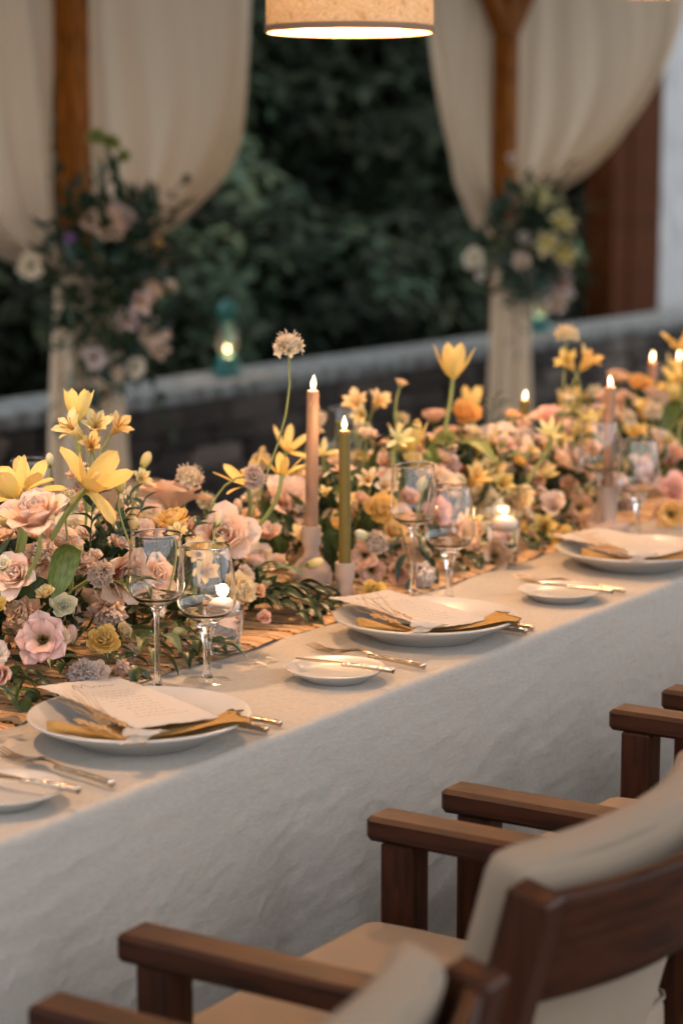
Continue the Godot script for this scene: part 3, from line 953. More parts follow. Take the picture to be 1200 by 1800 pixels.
func taper(at: Vector3, h: float, r: float, m: String, lean: Vector2, drips: bool, label: String) -> void:
	var o := thing("taper_candle", at, label, "candle", "lit taper candles among the flowers")
	var b := Mb.new()
	b.lathe([Vector2(0.0, 0.0), Vector2(r * 1.0, 0.0), Vector2(r * 1.06, 0.01), Vector2(r, h * 0.6), Vector2(r * 0.96, h - 0.008), Vector2(r * 0.9, h - 0.002), Vector2(r * 0.6, h), Vector2(r * 0.2, h - 0.003), Vector2(0.0, h - 0.003)], 24, Vector3.ZERO, 0.012)
	put("wax", b.build(M[m]), o)
	if drips:
		b = Mb.new()
		var g := RandomNumberGenerator.new()
		g.seed = 8
		for i in 14:
			var a := 0.2 + 0.5 * g.randf() + (0.0 if i < 9 else 2.4)
			var y := h - 0.004 - 0.07 * g.randf() * (1.0 if i < 9 else 0.35)
			var c := Vector3(cos(a), 0, sin(a)) * r * 0.98
			b.lathe([Vector2(0.0, -0.004), Vector2(0.0018, -0.003), Vector2(0.0024, 0.0), Vector2(0.0014, 0.004), Vector2(0.0, 0.006)], 7, c + Vector3(0, y, 0))
		for i in b.v.size(): b.v[i].y = b.v[i].y
		put("wax_drip", b.build(M[m]), o)
	flame_at(o, h - 0.003, 0.024, 0.005)
	o.rotation = Vector3(lean.y, 0, -lean.x)

func holder(kind: int, at: Vector3, label: String) -> void:
	var p: Array
	match kind:
		0: p = [Vector2(0, 0), Vector2(0.034, 0), Vector2(0.037, 0.004), Vector2(0.037, 0.03), Vector2(0.034, 0.043), Vector2(0.024, 0.055), Vector2(0.0155, 0.063), Vector2(0.0135, 0.072), Vector2(0.0145, 0.08), Vector2(0.0172, 0.086), Vector2(0.0175, 0.115), Vector2(0.0165, 0.118), Vector2(0.0125, 0.117), Vector2(0.0122, 0.1), Vector2(0, 0.1)]
		1: p = [Vector2(0, 0), Vector2(0.0145, 0), Vector2(0.0152, 0.004), Vector2(0.0145, 0.018), Vector2(0.0145, 0.03), Vector2(0.0172, 0.036), Vector2(0.0175, 0.06), Vector2(0.0165, 0.0625), Vector2(0.0115, 0.061), Vector2(0.0115, 0.048), Vector2(0, 0.048)]
		2: p = [Vector2(0, 0), Vector2(0.043, 0), Vector2(0.046, 0.004), Vector2(0.046, 0.017), Vector2(0.042, 0.021), Vector2(0.018, 0.024), Vector2(0.0165, 0.03), Vector2(0.0185, 0.05), Vector2(0.022, 0.082), Vector2(0.0225, 0.094), Vector2(0.021, 0.097), Vector2(0.0125, 0.096), Vector2(0.0125, 0.08), Vector2(0, 0.08)]
	var b := Mb.new()
	b.lathe(p, 40)
	var o := put("candle_holder", b.build(M.clay), self)
	o.position = at
	tag(o, label, "candle holder")

func tumbler(at: Vector3, label: String, wlabel: String) -> void:
	var b := Mb.new()
	b.lathe([Vector2(0, 0.001), Vector2(0.024, 0.0), Vector2(0.0255, 0.001), Vector2(0.0265, 0.004), Vector2(0.0274, 0.014), Vector2(0.0268, 0.0165), Vector2(0.024, 0.0176), Vector2(0, 0.0180)], 56)
	var o := thing("glass_tumbler", at, label, "tumbler", "tumblers with floating candles")
	put("base", b.build(M.glass), o)
	b = Mb.new()
	b.lathe([Vector2(0.0278, 0.0166), Vector2(0.0305, 0.035), Vector2(0.0355, 0.1), Vector2(0.0357, 0.1012), Vector2(0.0352, 0.1014), Vector2(0.0345, 0.1), Vector2(0.0334, 0.09)], 56)
	put("wall", b.build(M.pane), o)
	b = Mb.new()
	b.lathe([Vector2(0, 0.0188), Vector2(0.0235, 0.0193), Vector2(0.0268, 0.0218), Vector2(0.02855, 0.03), Vector2(0.03195, 0.069), Vector2(0.0310, 0.0695), Vector2(0.0, 0.0692)], 56)
	put("water", b.build(M.water), o)
	var c := thing("floating_candle", at + Vector3(0.001, 0.058, 0.001), wlabel, "candle", "floating candles in the tumblers")
	b = Mb.new()
	b.lathe([Vector2(0, 0), Vector2(0.010, 0.0005), Vector2(0.018, 0.004), Vector2(0.0235, 0.010), Vector2(0.0250, 0.016), Vector2(0.0238, 0.021), Vector2(0.016, 0.0265), Vector2(0.006, 0.028), Vector2(0, 0.0278)], 36)
	put("wax", b.build(M.wax_white), c)
	flame_at(c, 0.0278, 0.021, 0.003, 0.75)

# ---------------------------------------------------------------- chairs
func make_chair(label: String, group: String, drop := 0.0) -> Node3D:
	var o := thing("teak_armchair", Vector3.ZERO, label, "chair", group)
	var b: Mb
	for s in [-1.0, 1.0]:
		b = Mb.new()
		b.cbox(Vector3(s * 0.265, 0.644, 0.0), Vector3(0.056, 0.034, 0.49), 0.006)
		put("arm", b.build(M.wood_z), o)
		b = Mb.new()
		b.cbox(Vector3(s * 0.262, 0.3133, -0.198), Vector3(0.044, 0.6266, 0.05), 0.003)
		put("front_leg", b.build(M.wood_y), o)
		b = Mb.new()
		b.xf = Transform3D(Basis(Vector3.RIGHT, 0.25), Vector3(s * 0.262, 0.0, 0.066))
		b.cbox(Vector3(0, 0.411 - drop * 0.5, 0), Vector3(0.042, 0.822 - drop, 0.050), 0.004)
		put("back_post", b.build(M.wood_y), o)
		b = Mb.new()
		b.cbox(Vector3(s * 0.262, 0.40, -0.02), Vector3(0.028, 0.06, 0.30), 0.003)
		put("side_rail", b.build(M.wood_z), o)
	b = Mb.new(); b.cbox(Vector3(0, 0.40, -0.198), Vector3(0.478, 0.06, 0.028), 0.003); put("front_rail", b.build(M.wood_x), o)
	b = Mb.new(); b.cbox(Vector3(0, 0.40, 0.17), Vector3(0.478, 0.06, 0.028), 0.003); put("rear_rail", b.build(M.wood_x), o)
	# slats under the seat
	for i in 4:
		b = Mb.new(); b.cbox(Vector3(0, 0.418, -0.14 + i * 0.085), Vector3(0.478, 0.018, 0.05), 0.002); put("slat", b.build(M.wood_x), o)
	# the broad curved back rail
	b = Mb.new()
	var sec: Array = []
	for i in 16:
		var a := TAU * i / 16.0
		var cx := signf(cos(a)) * pow(absf(cos(a)), 0.35)
		var cy := signf(sin(a)) * pow(absf(sin(a)), 0.35)
		sec.append(Vector2(cx * 0.0125, cy * 0.062))
	b.grid(26, 16, func(u: float, w: float):
		var x: float = lerpf(-0.241, 0.241, u)
		var q: Vector2 = sec[int(round(w * 16)) % 16]
		var bow := 0.062 * (1.0 - pow(x / 0.241, 2.0))
		var y := 0.728 + q.y - drop
		return Vector3(x, y, 0.066 + 0.014 + y * 0.255 + bow + q.x - 0.004), true)
	put("back_rail", b.build(M.wood_x, true), o)
	b = Mb.new()
	b.soft(Vector3(0, 0.482, -0.02), Vector3(0.47, 0.098, 0.44), 0.035, Vector3(0.006, 0.012, 0.008), 20)
	rumple(b, 0.0030)
	var seat := put("seat_cushion", b.build(M.cushion, true), o)
	b = Mb.new()
	b.tube(ring(0.236, 0.222, 0.035, Vector3(0, 0.514, -0.02)), fillr(41, 0.0022), 5)
	put("piping", b.build(M.welt), seat)
	# back cushion, bowed with the rail
	b = Mb.new()
	b.soft(Vector3.ZERO, Vector3(0.485, 0.345, 0.058), 0.017, Vector3(0.004, 0.006, 0.007), 22)
	rumple(b, 0.0034)
	var bowed := func(p: Vector3) -> Vector3:
		var bw := 0.050 * (1.0 - pow(p.x / 0.25, 2.0))
		return Vector3(p.x, p.y + 0.012 * (p.x / 0.25) * (p.x / 0.25) * -1.0, p.z + bw)
	var lean := Transform3D(Basis(Vector3.RIGHT, 0.26), Vector3(0, 0.662 - drop, 0.181))
	for i in b.v.size(): b.v[i] = lean * (bowed.call(b.v[i]) as Vector3)
	var back := put("back_cushion", b.build(M.cushion, true), o)
	b = Mb.new()
	for zz in [-0.0215, 0.0215]:
		var pts: Array = []
		for q in ring(0.2395, 0.1705, 0.02, Vector3.ZERO, -PI / 2):
			pts.append(lean * (bowed.call(Vector3(q.x, q.z, zz)) as Vector3))
		b.tube(pts, fillr(41, 0.0019), 5)
	put("piping", b.build(M.welt), back)
	return o

func rumple(b: Mb, amp: float) -> void:
	var n := noise3(1.0, 77, true, 3)
	var w := noise3(1.0, 78, false, 2)
	for i in b.v.size():
		var p := b.v[i]
		var d := n.get_noise_3d(p.x * 5.0, p.y * 5.0, p.z * 5.0) * 0.6 + w.get_noise_3d(p.x * 14.0, p.y * 9.0, p.z * 14.0) * 0.5
		b.v[i] = p + Vector3(0.3, 1.0, 1.0) * d * amp

func ring(hx: float, hz: float, r: float, c: Vector3, from := PI / 2) -> Array:
	var out: Array = []
	for i in 41:
		var a := from + TAU * i / 40.0
		var x := clampf(cos(a) * hx * 1.5, -hx, hx)
		var z := clampf(sin(a) * hz * 1.5, -hz, hz)
		if absf(x) > hx - r and absf(z) > hz - r:
			var k := Vector2(absf(x) - hx + r, absf(z) - hz + r).normalized() * r
			x = signf(x) * (hx - r + k.x); z = signf(z) * (hz - r + k.y)
		out.append(c + Vector3(x, 0, z))
	return out

func fillr(n: int, r: float) -> Array:
	var a: Array = []
	a.resize(n)
	a.fill(r)
	return a

# ---------------------------------------------------------------- pergola, curtains, wall, woods
func make_pergola() -> void:
	var o := thing("timber_pergola", Vector3.ZERO, "orange-brown timber pergola with square posts beside the low stone wall", "pergola")
	var xs := [-0.25, 3.07, 6.445, 9.82, 13.2]
	for z in [-5.3, 0.3]:
		for x in xs:
			var b := Mb.new()
			b.cbox(Vector3(x, 1.45, z), Vector3(0.098, 2.9, 0.098), 0.006)
			put("post", b.build(M.pine_y), o)
			for s in [-1.0, 1.0]:
				b = Mb.new()
				b.xf = Transform3D(Basis(Vector3.BACK, -s * 0.72), Vector3(x + s * 0.30, 2.47, z))
				b.cbox(Vector3.ZERO, Vector3(0.09, 0.84, 0.08), 0.005)
				put("brace", b.build(M.pine_y), o)
		var bb := Mb.new()
		bb.cbox(Vector3(6.5, 2.99, z), Vector3(14.2, 0.18, 0.11), 0.006)
		put("beam", bb.build(M.pine_x), o)
	for x in xs:
		var b := Mb.new()
		b.cbox(Vector3(x, 3.15, -2.5), Vector3(0.09, 0.14, 6.3), 0.006)
		put("rafter", b.build(M.pine_z), o)
	var b2 := Mb.new()
	b2.grid(40, 24, func(u: float, w: float): return Vector3(lerpf(-0.6, 13.6, u), 3.235 + 0.01 * sin(u * 80.0), lerpf(-5.7, 0.55, w)))
	b2.grid(40, 24, func(u: float, w: float): return Vector3(lerpf(-0.6, 13.6, u), 3.245 + 0.01 * sin(u * 80.0), lerpf(0.55, -5.7, w)))
	put("unseen_canopy_cloth", b2.build(M.unseen_canopy), o)  # cloth roof out of view, placed to keep sky light off the table top

# a curtain panel gathered to the post; w = width at the rod (signed), pw = how late it sweeps in
func curtain_panel(o: Node3D, xp: float, z: float, w: float, pw: float, ytie: float, dip: float, folds: float, sd: float, called := "panel") -> void:
	var b := Mb.new()
	var ytop := 2.9
	b.grid(70, 110, func(u: float, t: float):
		var v: float = t
		var uu: float = u
		var sweep := 1.0 - pow(v, pw)
		var spread := sweep * absf(w) + 0.035
		var x := xp + signf(w) * (0.012 * (1.0 - v) + uu * spread)
		var y := lerpf(ytop, ytie, v) - dip * uu * uu * sin(PI * pow(v, 3.0)) - 0.05 * (1 - uu) * v * v
		var ph := uu * folds + sd + 0.8 * sin(v * 2.0 + uu * 4.0)
		var gather := 0.35 + 0.65 * smoothstep(0.1, 0.95, v)
		var amp := 0.05 * (0.75 + 0.4 * pow(uu, 1.5) + 0.25 * v) * (1.0 - 0.35 * v)
		var dz := amp * (sin(ph * TAU) + 0.35 * sin(ph * TAU * 2.3 + 1.0)) * gather
		return Vector3(x + 0.012 * cos(ph * TAU) * gather, y, z + dz + 0.05 * v * (1 - uu)))
	put(called, b.build(M.curtain), o)

func curtain_tail(o: Node3D, xp: float, z: float, ytie: float, r0: float, r1: float, sd: float) -> void:
	var b := Mb.new()
	b.grid(60, 90, func(u: float, w: float):
		var t: float = u
		var a: float = w * TAU
		var r := lerpf(r0, r1, pow(t, 0.55))
		r *= 1.0 + (0.10 + 0.10 * t) * sin(a * 9.0 + sd + 1.2 * sin(t * 3.0)) + 0.05 * sin(a * 17.0 + sd * 2.0)
		return Vector3(xp + r * cos(a) * 1.1, lerpf(ytie, 0.02, t), z + r * 0.8 * sin(a)), true)
	put("gathered_tail", b.build(M.curtain), o)

func make_curtains() -> void:
	var o := thing("tied_curtain", Vector3.ZERO, "cream curtain tied round the nearer post, hanging beside dark trees", "curtain", "tied curtains on the pergola posts")
	curtain_panel(o, 6.46, -5.41, 1.30, 5.6, 1.06, 0.02, 6.5, 0.2)
	curtain_panel(o, 6.43, -5.41, -1.30, 3.8, 1.11, 0.06, 6.5, 0.7)
	curtain_tail(o, 6.36, -5.19, 1.16, 0.095, 0.15, 0.4)
	o = thing("tied_curtain", Vector3.ZERO, "cream curtain on the farther post, swept aside beside the brown timber column", "curtain", "tied curtains on the pergola posts")
	curtain_panel(o, 9.83, -5.41, 2.45, 3.0, 1.18, 0.0, 6.5, 0.1)
	curtain_panel(o, 9.81, -5.41, -0.62, 2.3, 1.2, 0.0, 4.5, 0.55)
	curtain_tail(o, 9.70, -5.19, 1.22, 0.07, 0.115, 1.4)

func make_wall() -> void:
	var o := thing("low_stone_wall", Vector3(0, 0, 0), "low dark dry-stone wall with pale grey coping behind the table", "wall")
	var b := Mb.new()
	b.cbox(Vector3(10.7, 0.245, -5.80), Vector3(11.8, 0.49, 0.30), 0.004)
	put("core", b.build(M.mortar), o)
	var g := RandomNumberGenerator.new()
	g.seed = 17
	var shapes: Array = []
	for k in 8:
		b = Mb.new()
		var n := noise3(1.3, 100 + k, false, 3)
		b.soft(Vector3.ZERO, Vector3(1, 1, 1), 0.16, Vector3(0.02, 0.03, 0.12), 4)
		for i in b.v.size():
			var p := b.v[i]
			b.v[i] = p + Vector3(n.get_noise_3dv(p * 1.2), n.get_noise_3dv(p * 1.2 + Vector3(9, 0, 0)), n.get_noise_3dv(p * 1.2 + Vector3(0, 9, 0))) * 0.14
		shapes.append(b.build(null, true))
	var y := 0.0
	for h in [0.11, 0.075, 0.10, 0.085, 0.115]:
		var x := 4.9 + g.randf() * 0.2
		while x < 16.5:
			var w := g.randf_range(0.16, 0.46)
			var s := put("stone", shapes[g.randi() % 8], o, M["stone%d" % [0, 0, 1, 1, 2, 3, 3, 3, 2, 4][g.randi() % 10]])
			s.transform = Transform3D(Basis.from_scale(Vector3(w * 0.97, h * 0.97, 0.10)) , Vector3(x + w * 0.5, y + h * 0.5, -5.645 + g.randf_range(-0.012, 0.018)))
			x += w
		y += h
	var x2 := 4.8
	while x2 < 16.6:
		var w := g.randf_range(0.8, 1.25)
		b = Mb.new()
		b.cbox(Vector3(x2 + w * 0.5, 0.52 + g.randf() * 0.004, -5.785), Vector3(w - 0.012, 0.065, 0.41 + g.randf() * 0.02), 0.012)
		put("coping_slab", b.build(M.coping), o)
		x2 += w

func make_building() -> void:
	var o := thing("whitewashed_building", Vector3.ZERO, "whitewashed rough stone wall of a building beyond the brown timber column", "building")
	var n := noise3(1.0, 51, false, 3)
	var b := Mb.new()
	b.grid(60, 60, func(u: float, w: float):
		var x: float = lerpf(15.33, 20.0, u)
		var y: float = lerpf(0.0, 5.0, w)
		return Vector3(x + (0.05 * n.get_noise_1d(y * 3.2) if u < 0.02 else 0.0), y, -7.0 + 0.03 * n.get_noise_2d(x * 3.0, y * 3.0)))
	b.grid(12, 60, func(u: float, w: float):
		var y: float = lerpf(0.0, 5.0, w)
		var e := 0.05 * n.get_noise_1d(y * 3.2)
		return Vector3(15.33 + e + (1.0 - u) * 8.6, y, lerpf(-10.5, -7.0 + 0.03 * n.get_noise_2d(15.33 * 3.0, y * 3.0), u)))
	put("wall", b.build(M.whitewash), o)
	b = Mb.new()
	b.cbox(Vector3(17.6, 5.1, -8.7), Vector3(5.2, 0.2, 4.4), 0.02)
	put("roof", b.build(M.timber), o)
	o = thing("timber_column", Vector3.ZERO, "broad dark brown timber column in front of the white wall", "column")
	b = Mb.new()
	for i in 3:
		b = Mb.new()
		b.cbox(Vector3(14.92 + i * 0.28 - 0.28, 2.2, -7.05 + 0.012 * (i % 2)), Vector3(0.274, 4.4, 0.22), 0.008)
		put("plank", b.build(M.timber), o)

func leafy(called: String, at: Vector3, h: float, rad: Vector3, n: int, leaf: float, m: String, label: String, sd: int) -> void:
	var o := thing(called, at, label, "tree" if called == "leafy_tree" else "shrub", "dark trees and shrubs beyond the stone wall")
	var g := RandomNumberGenerator.new()
	g.seed = sd
	var b := Mb.new()
	var top := Vector3(g.randf_range(-0.3, 0.3), h * 0.9, g.randf_range(-0.3, 0.3))
	b.tube([Vector3.ZERO, top * 0.35 + Vector3(0.05, 0, 0), top * 0.7, top], [0.09, 0.07, 0.045, 0.015], 8)
	var clumps: Array = []
	for i in 22:
		var d := Vector3(g.randfn(), g.randfn(), g.randfn()).normalized()
		var c := Vector3(0, h * 0.56, 0) + d * rad * pow(g.randf(), 0.4) * 0.85
		clumps.append([c, g.randf_range(0.28, 0.5) * rad.x, 0.4 + 2.6 * pow(g.randf(), 2.0)])
		if i < 9: b.tube([top * clampf((c.y / h) * 0.7, 0.15, 0.9), (top * 0.6 + c) * 0.5, c], [0.03, 0.02, 0.006], 5)
	put("trunk", b.build(M.bark), o)
	var mm := MultiMesh.new()
	mm.transform_format = MultiMesh.TRANSFORM_3D
	mm.use_colors = true
	var lb := Mb.new()
	lb.colored = true
	for j in 4:
		var az := j * 1.57 + 0.4
		lb.grid(3, 2, func(u: float, w: float):
			var t: float = w * 2.0 - 1.0
			var half := 0.2 * sin(PI * (0.08 + 0.9 * u))
			var q := Vector3(t * half, 0.18 * u - 0.4 * u * u + 0.06 * absf(t), 0.12 + u)
			return [Basis(Vector3.UP, az) * Basis(Vector3.RIGHT, 0.25 * sin(az * 3.0)) * q, Color.WHITE])
	mm.mesh = lb.build(M[m])
	mm.instance_count = n
	for i in n:
		var c: Array = clumps[g.randi() % clumps.size()]
		var d := Vector3(g.randfn(), g.randfn(), g.randfn()).normalized()
		var p: Vector3 = c[0] + d * c[1] * pow(g.randf(), 0.35)
		p.y = maxf(p.y, 0.05)
		var bs := Basis(Quaternion(Vector3.UP, (d + Vector3(0, 0.8, 0)).normalized())) * Basis(Vector3.UP, g.randf() * TAU)
		mm.set_instance_transform(i, Transform3D(bs * leaf * g.randf_range(0.6, 1.25), p))
		var k: float = c[2] * g.randf_range(0.75, 1.3)
		mm.set_instance_color(i, Color(k * g.randf_range(0.85, 1.15), k, k * g.randf_range(0.85, 1.15)))
	var mi := MultiMeshInstance3D.new()
	mi.multimesh = mm
	mi.name = "crown"
	o.add_child(mi, true)
	mi.set_meta("kind", "stuff")

func make_woods() -> void:
	var g := RandomNumberGenerator.new()
	g.seed = 31
	var k := 0
	var lbl := "dark green leafy tree in the dense planting behind the stone wall"
	for row in [[-7.6, 0.95, 1.1], [-9.4, 1.35, 2.7], [-11.8, 1.7, 4.6]]:
		var x := 4.6 + 0.35 * k
		while x < 17.5 + (-7.6 - row[0]) * 1.6:
			if not (x > 13.6 and x < 21.0 and row[0] > -11.0):
				var h: float = row[2] * g.randf_range(0.85, 1.3)
				var r: float = row[1] * g.randf_range(0.85, 1.2)
				leafy("leafy_tree" if row[2] > 2 else "leafy_shrub", Vector3(x, 0.0, row[0] + g.randf_range(-0.3, 0.3)), h * 1.15, Vector3(r, h * 0.52, r), int(700 * r * h / 1.2) + 400, 0.17, ["tree_a", "tree_b", "tree_c"][g.randi() % 3], lbl if row[2] > 2 else "dark leafy shrub growing close behind the stone wall", 200 + k)
			k += 1
			x += row[1] * 1.15
	# the wooded slope that closes the view
	var hill := noise3(0.15, 61, false, 3)
	var b := Mb.new()
	var land := func(x: float, z: float) -> float:
		return -0.02 + maxf(0.0, (-z - 10.0)) * 0.62 + 0.8 * hill.get_noise_2d(x, z) * smoothstep(-10.0, -14.0, z)
	b.grid(60, 30, func(u: float, w: float):
		var x: float = lerpf(-30.0, 60.0, u)
		var z: float = lerpf(-40.0, -8.0, w)
		return Vector3(x, land.call(x, z), z))
	tag(put("hill", b.build(M.earth), self), "dark wooded slope behind the trees", "hill", "", "structure")
	var mm := MultiMesh.new()
	mm.transform_format = MultiMesh.TRANSFORM_3D
	mm.use_colors = true
	var lb := Mb.new()
	lb.colored = true
	for j in 5:
		var az := j * 1.257
		lb.grid(2, 2, func(u: float, w: float):
			var t: float = w * 2.0 - 1.0
			var q := Vector3(t * 0.22 * sin(PI * (0.1 + 0.85 * u)), 0.3 * u - 0.4 * u * u, 0.1 + u)
			return [Basis(Vector3.UP, az) * q, Color.WHITE])
	mm.mesh = lb.build(M.tree_b)
	mm.instance_count = 26000
	for i in 26000:
		var x := g.randf_range(2.0, 40.0)
		var z := -12.0 - 14.0 * pow(g.randf(), 1.4)
		var hh := 2.6 * pow(absf(hill.get_noise_2d(x * 5.0, z * 5.0)) + 0.15, 0.7)
		var p := Vector3(x, (land.call(x, z) as float) + hh * g.randf(), z)
		mm.set_instance_transform(i, Transform3D(Basis.from_euler(Vector3(g.randf_range(-0.7, 0.7), g.randf() * TAU, g.randf_range(-0.7, 0.7))) * g.randf_range(0.2, 0.42), p))
		var kk := g.randf_range(0.5, 1.5)
		mm.set_instance_color(i, Color(kk, kk, kk))
	var mi := MultiMeshInstance3D.new()
	mi.multimesh = mm
	mi.name = "woodland"
	add_child(mi, true)
	tag(mi, "dark mass of leaves covering the slope behind", "woodland", "", "stuff")

func lantern(at: Vector3, turn: float, label: String) -> void:
	var o := thing("hurricane_lantern", at, label, "lantern", "teal lanterns on the stone wall", turn)
	var b := Mb.new()
	b.lathe([Vector2(0, 0), Vector2(0.062, 0), Vector2(0.066, 0.006), Vector2(0.064, 0.03), Vector2(0.052, 0.07), Vector2(0.045, 0.085), Vector2(0.03, 0.095), Vector2(0.018, 0.098), Vector2(0.0, 0.098)], 28)
	put("base", b.build(M.teal), o)
	b = Mb.new()
	b.lathe([Vector2(0.028, 0.098), Vector2(0.045, 0.125), Vector2(0.05, 0.155), Vector2(0.043, 0.195), Vector2(0.03, 0.235), Vector2(0.028, 0.245)], 28)
	put("glass_chimney", b.build(M.lantern_glass), o)
	b = Mb.new()
	b.lathe([Vector2(0.024, 0.245), Vector2(0.034, 0.25), Vector2(0.036, 0.285), Vector2(0.048, 0.29), Vector2(0.05, 0.305), Vector2(0.03, 0.325), Vector2(0.02, 0.345), Vector2(0, 0.35)], 24)
	put("cap", b.build(M.teal), o)
	for s in [-1.0, 1.0]:
		b = Mb.new()
		b.tube([Vector3(s * 0.055, 0.055, 0), Vector3(s * 0.075, 0.09, 0), Vector3(s * 0.072, 0.24, 0), Vector3(s * 0.045, 0.3, 0)], [0.005, 0.006, 0.006, 0.005], 8)
		put("side_tube", b.build(M.teal), o)
	b = Mb.new()
	var pts: Array = []
	for i in 13:
		var a := PI * i / 12.0
		pts.append(Vector3(cos(a) * 0.07, 0.27 + sin(a) * 0.12, 0.0))
	b.tube(pts, fillr(13, 0.002), 5)
	put("handle", b.build(M.iron), o)
	flame_at(o, 0.112, 0.032, 0.02, 0.75, "flame_far")

func pendant(at: Vector3, r: float, label: String, energy: float) -> void:
	var o := thing("pendant_lamp", at, label, "lamp", "drum pendant lamps over the table", 0.4)
	var h := 0.24
	var b := Mb.new()
	b.grid(14, 64, func(u: float, w: float):
		var a: float = w * TAU
		var rr := r * (1.0 + 0.004 * sin(a * 5.0 + u * 4.0) + 0.003 * sin(a * 13.0))
		return Vector3(rr * cos(a), u * h, rr * sin(a)), true, 0.6, 2.0)
	put("shade", b.build(M.shade), o)
	for y in [0.005, h - 0.005]:
		b = Mb.new()
		b.lathe([Vector2(r - 0.0022, y - 0.006), Vector2(r + 0.003, y - 0.006), Vector2(r + 0.003, y + 0.006), Vector2(r - 0.0022, y + 0.006), Vector2(r - 0.0022, y - 0.006)], 64)
		put("trim", b.build(M.trim), o)
	b = Mb.new()
	var a0 := 1.02
	b.grid(1, 10, func(u: float, w: float):
		var a := a0 + (u - 0.5) * 0.04
		return Vector3(cos(a) * (r + 0.0035), 0.011 + w * (h - 0.022), sin(a) * (r + 0.0035)))
	put("seam_tape", b.build(M.trim), o)
	b = Mb.new()
	for i in 3:
		var a := i * TAU / 3.0
		b.tube([Vector3(0, h - 0.03, 0), Vector3(cos(a) * (r - 0.004), h - 0.02, sin(a) * (r - 0.004))], [0.002, 0.002], 5)
	put("spider", b.build(M.iron), o)
	b = Mb.new()
	b.lathe([Vector2(0, 0.14), Vector2(0.014, 0.14), Vector2(0.018, 0.15), Vector2(0.018, 0.205), Vector2(0.006, 0.215), Vector2(0.0, 0.215)], 16)
	put("socket", b.build(M.iron), o)
	b = Mb.new()
	b.tube([Vector3(0, 0.21, 0), Vector3(0, 3.23 - at.y, 0)], [0.003, 0.003], 6)
	put("cord", b.build(M.iron), o)
	b = Mb.new()
	b.lathe([Vector2(0, 0.06), Vector2(0.015, 0.063), Vector2(0.027, 0.075), Vector2(0.030, 0.09), Vector2(0.026, 0.108), Vector2(0.015, 0.13), Vector2(0.013, 0.145), Vector2(0, 0.145)], 20)
	put("bulb", b.build(M.bulb), o)
	var l := OmniLight3D.new()
	l.name = "bulb_light"
	l.light_color = Color(1.0, 0.785, 0.585)
	l.light_energy = energy
	l.light_size = 0.028
	l.omni_range = 14.0; l.omni_attenuation = 2.0
	l.shadow_enabled = true
	l.position = Vector3(0, 0.092, 0)
	o.add_child(l, true)

func post_bouquet(at: Vector3, label: String, size: Vector3, list: Array, leaves: int) -> void:
	var o := thing("post_bouquet", at, label, "flower arrangement")
	leaf_fill(o, leaves, func():
		var d := Vector3(rng.randfn(), rng.randfn(), rng.randfn()).normalized()
		return [at + d * size * pow(rng.randf(), 0.5), d], 0.09, ["leaf_dark", "leaf_dark", "leaf_blue"])
	for q in list:
		bloom(o, q[0], q[1], at + q[2], q[3], (Vector3(-0.6, 0.15, 0.75) + q[2] * 1.4 + Vector3(rng.randf_range(-0.4, 0.4), rng.randf_range(-0.3, 0.5), 0)), 1 if q[4] else 0, at + q[2] * 0.2)
	for i in 20:
		var d := Vector3(rng.randf_range(-1.2, 1.2), rng.randf_range(-0.6, 1.1), rng.randf_range(0.0, 0.8))
		sprig(o, at + d * 0.05, d, rng.randf_range(0.8, 1.4) * size.y, 10, 0.07, 1, "leaf_dark", 0.2)

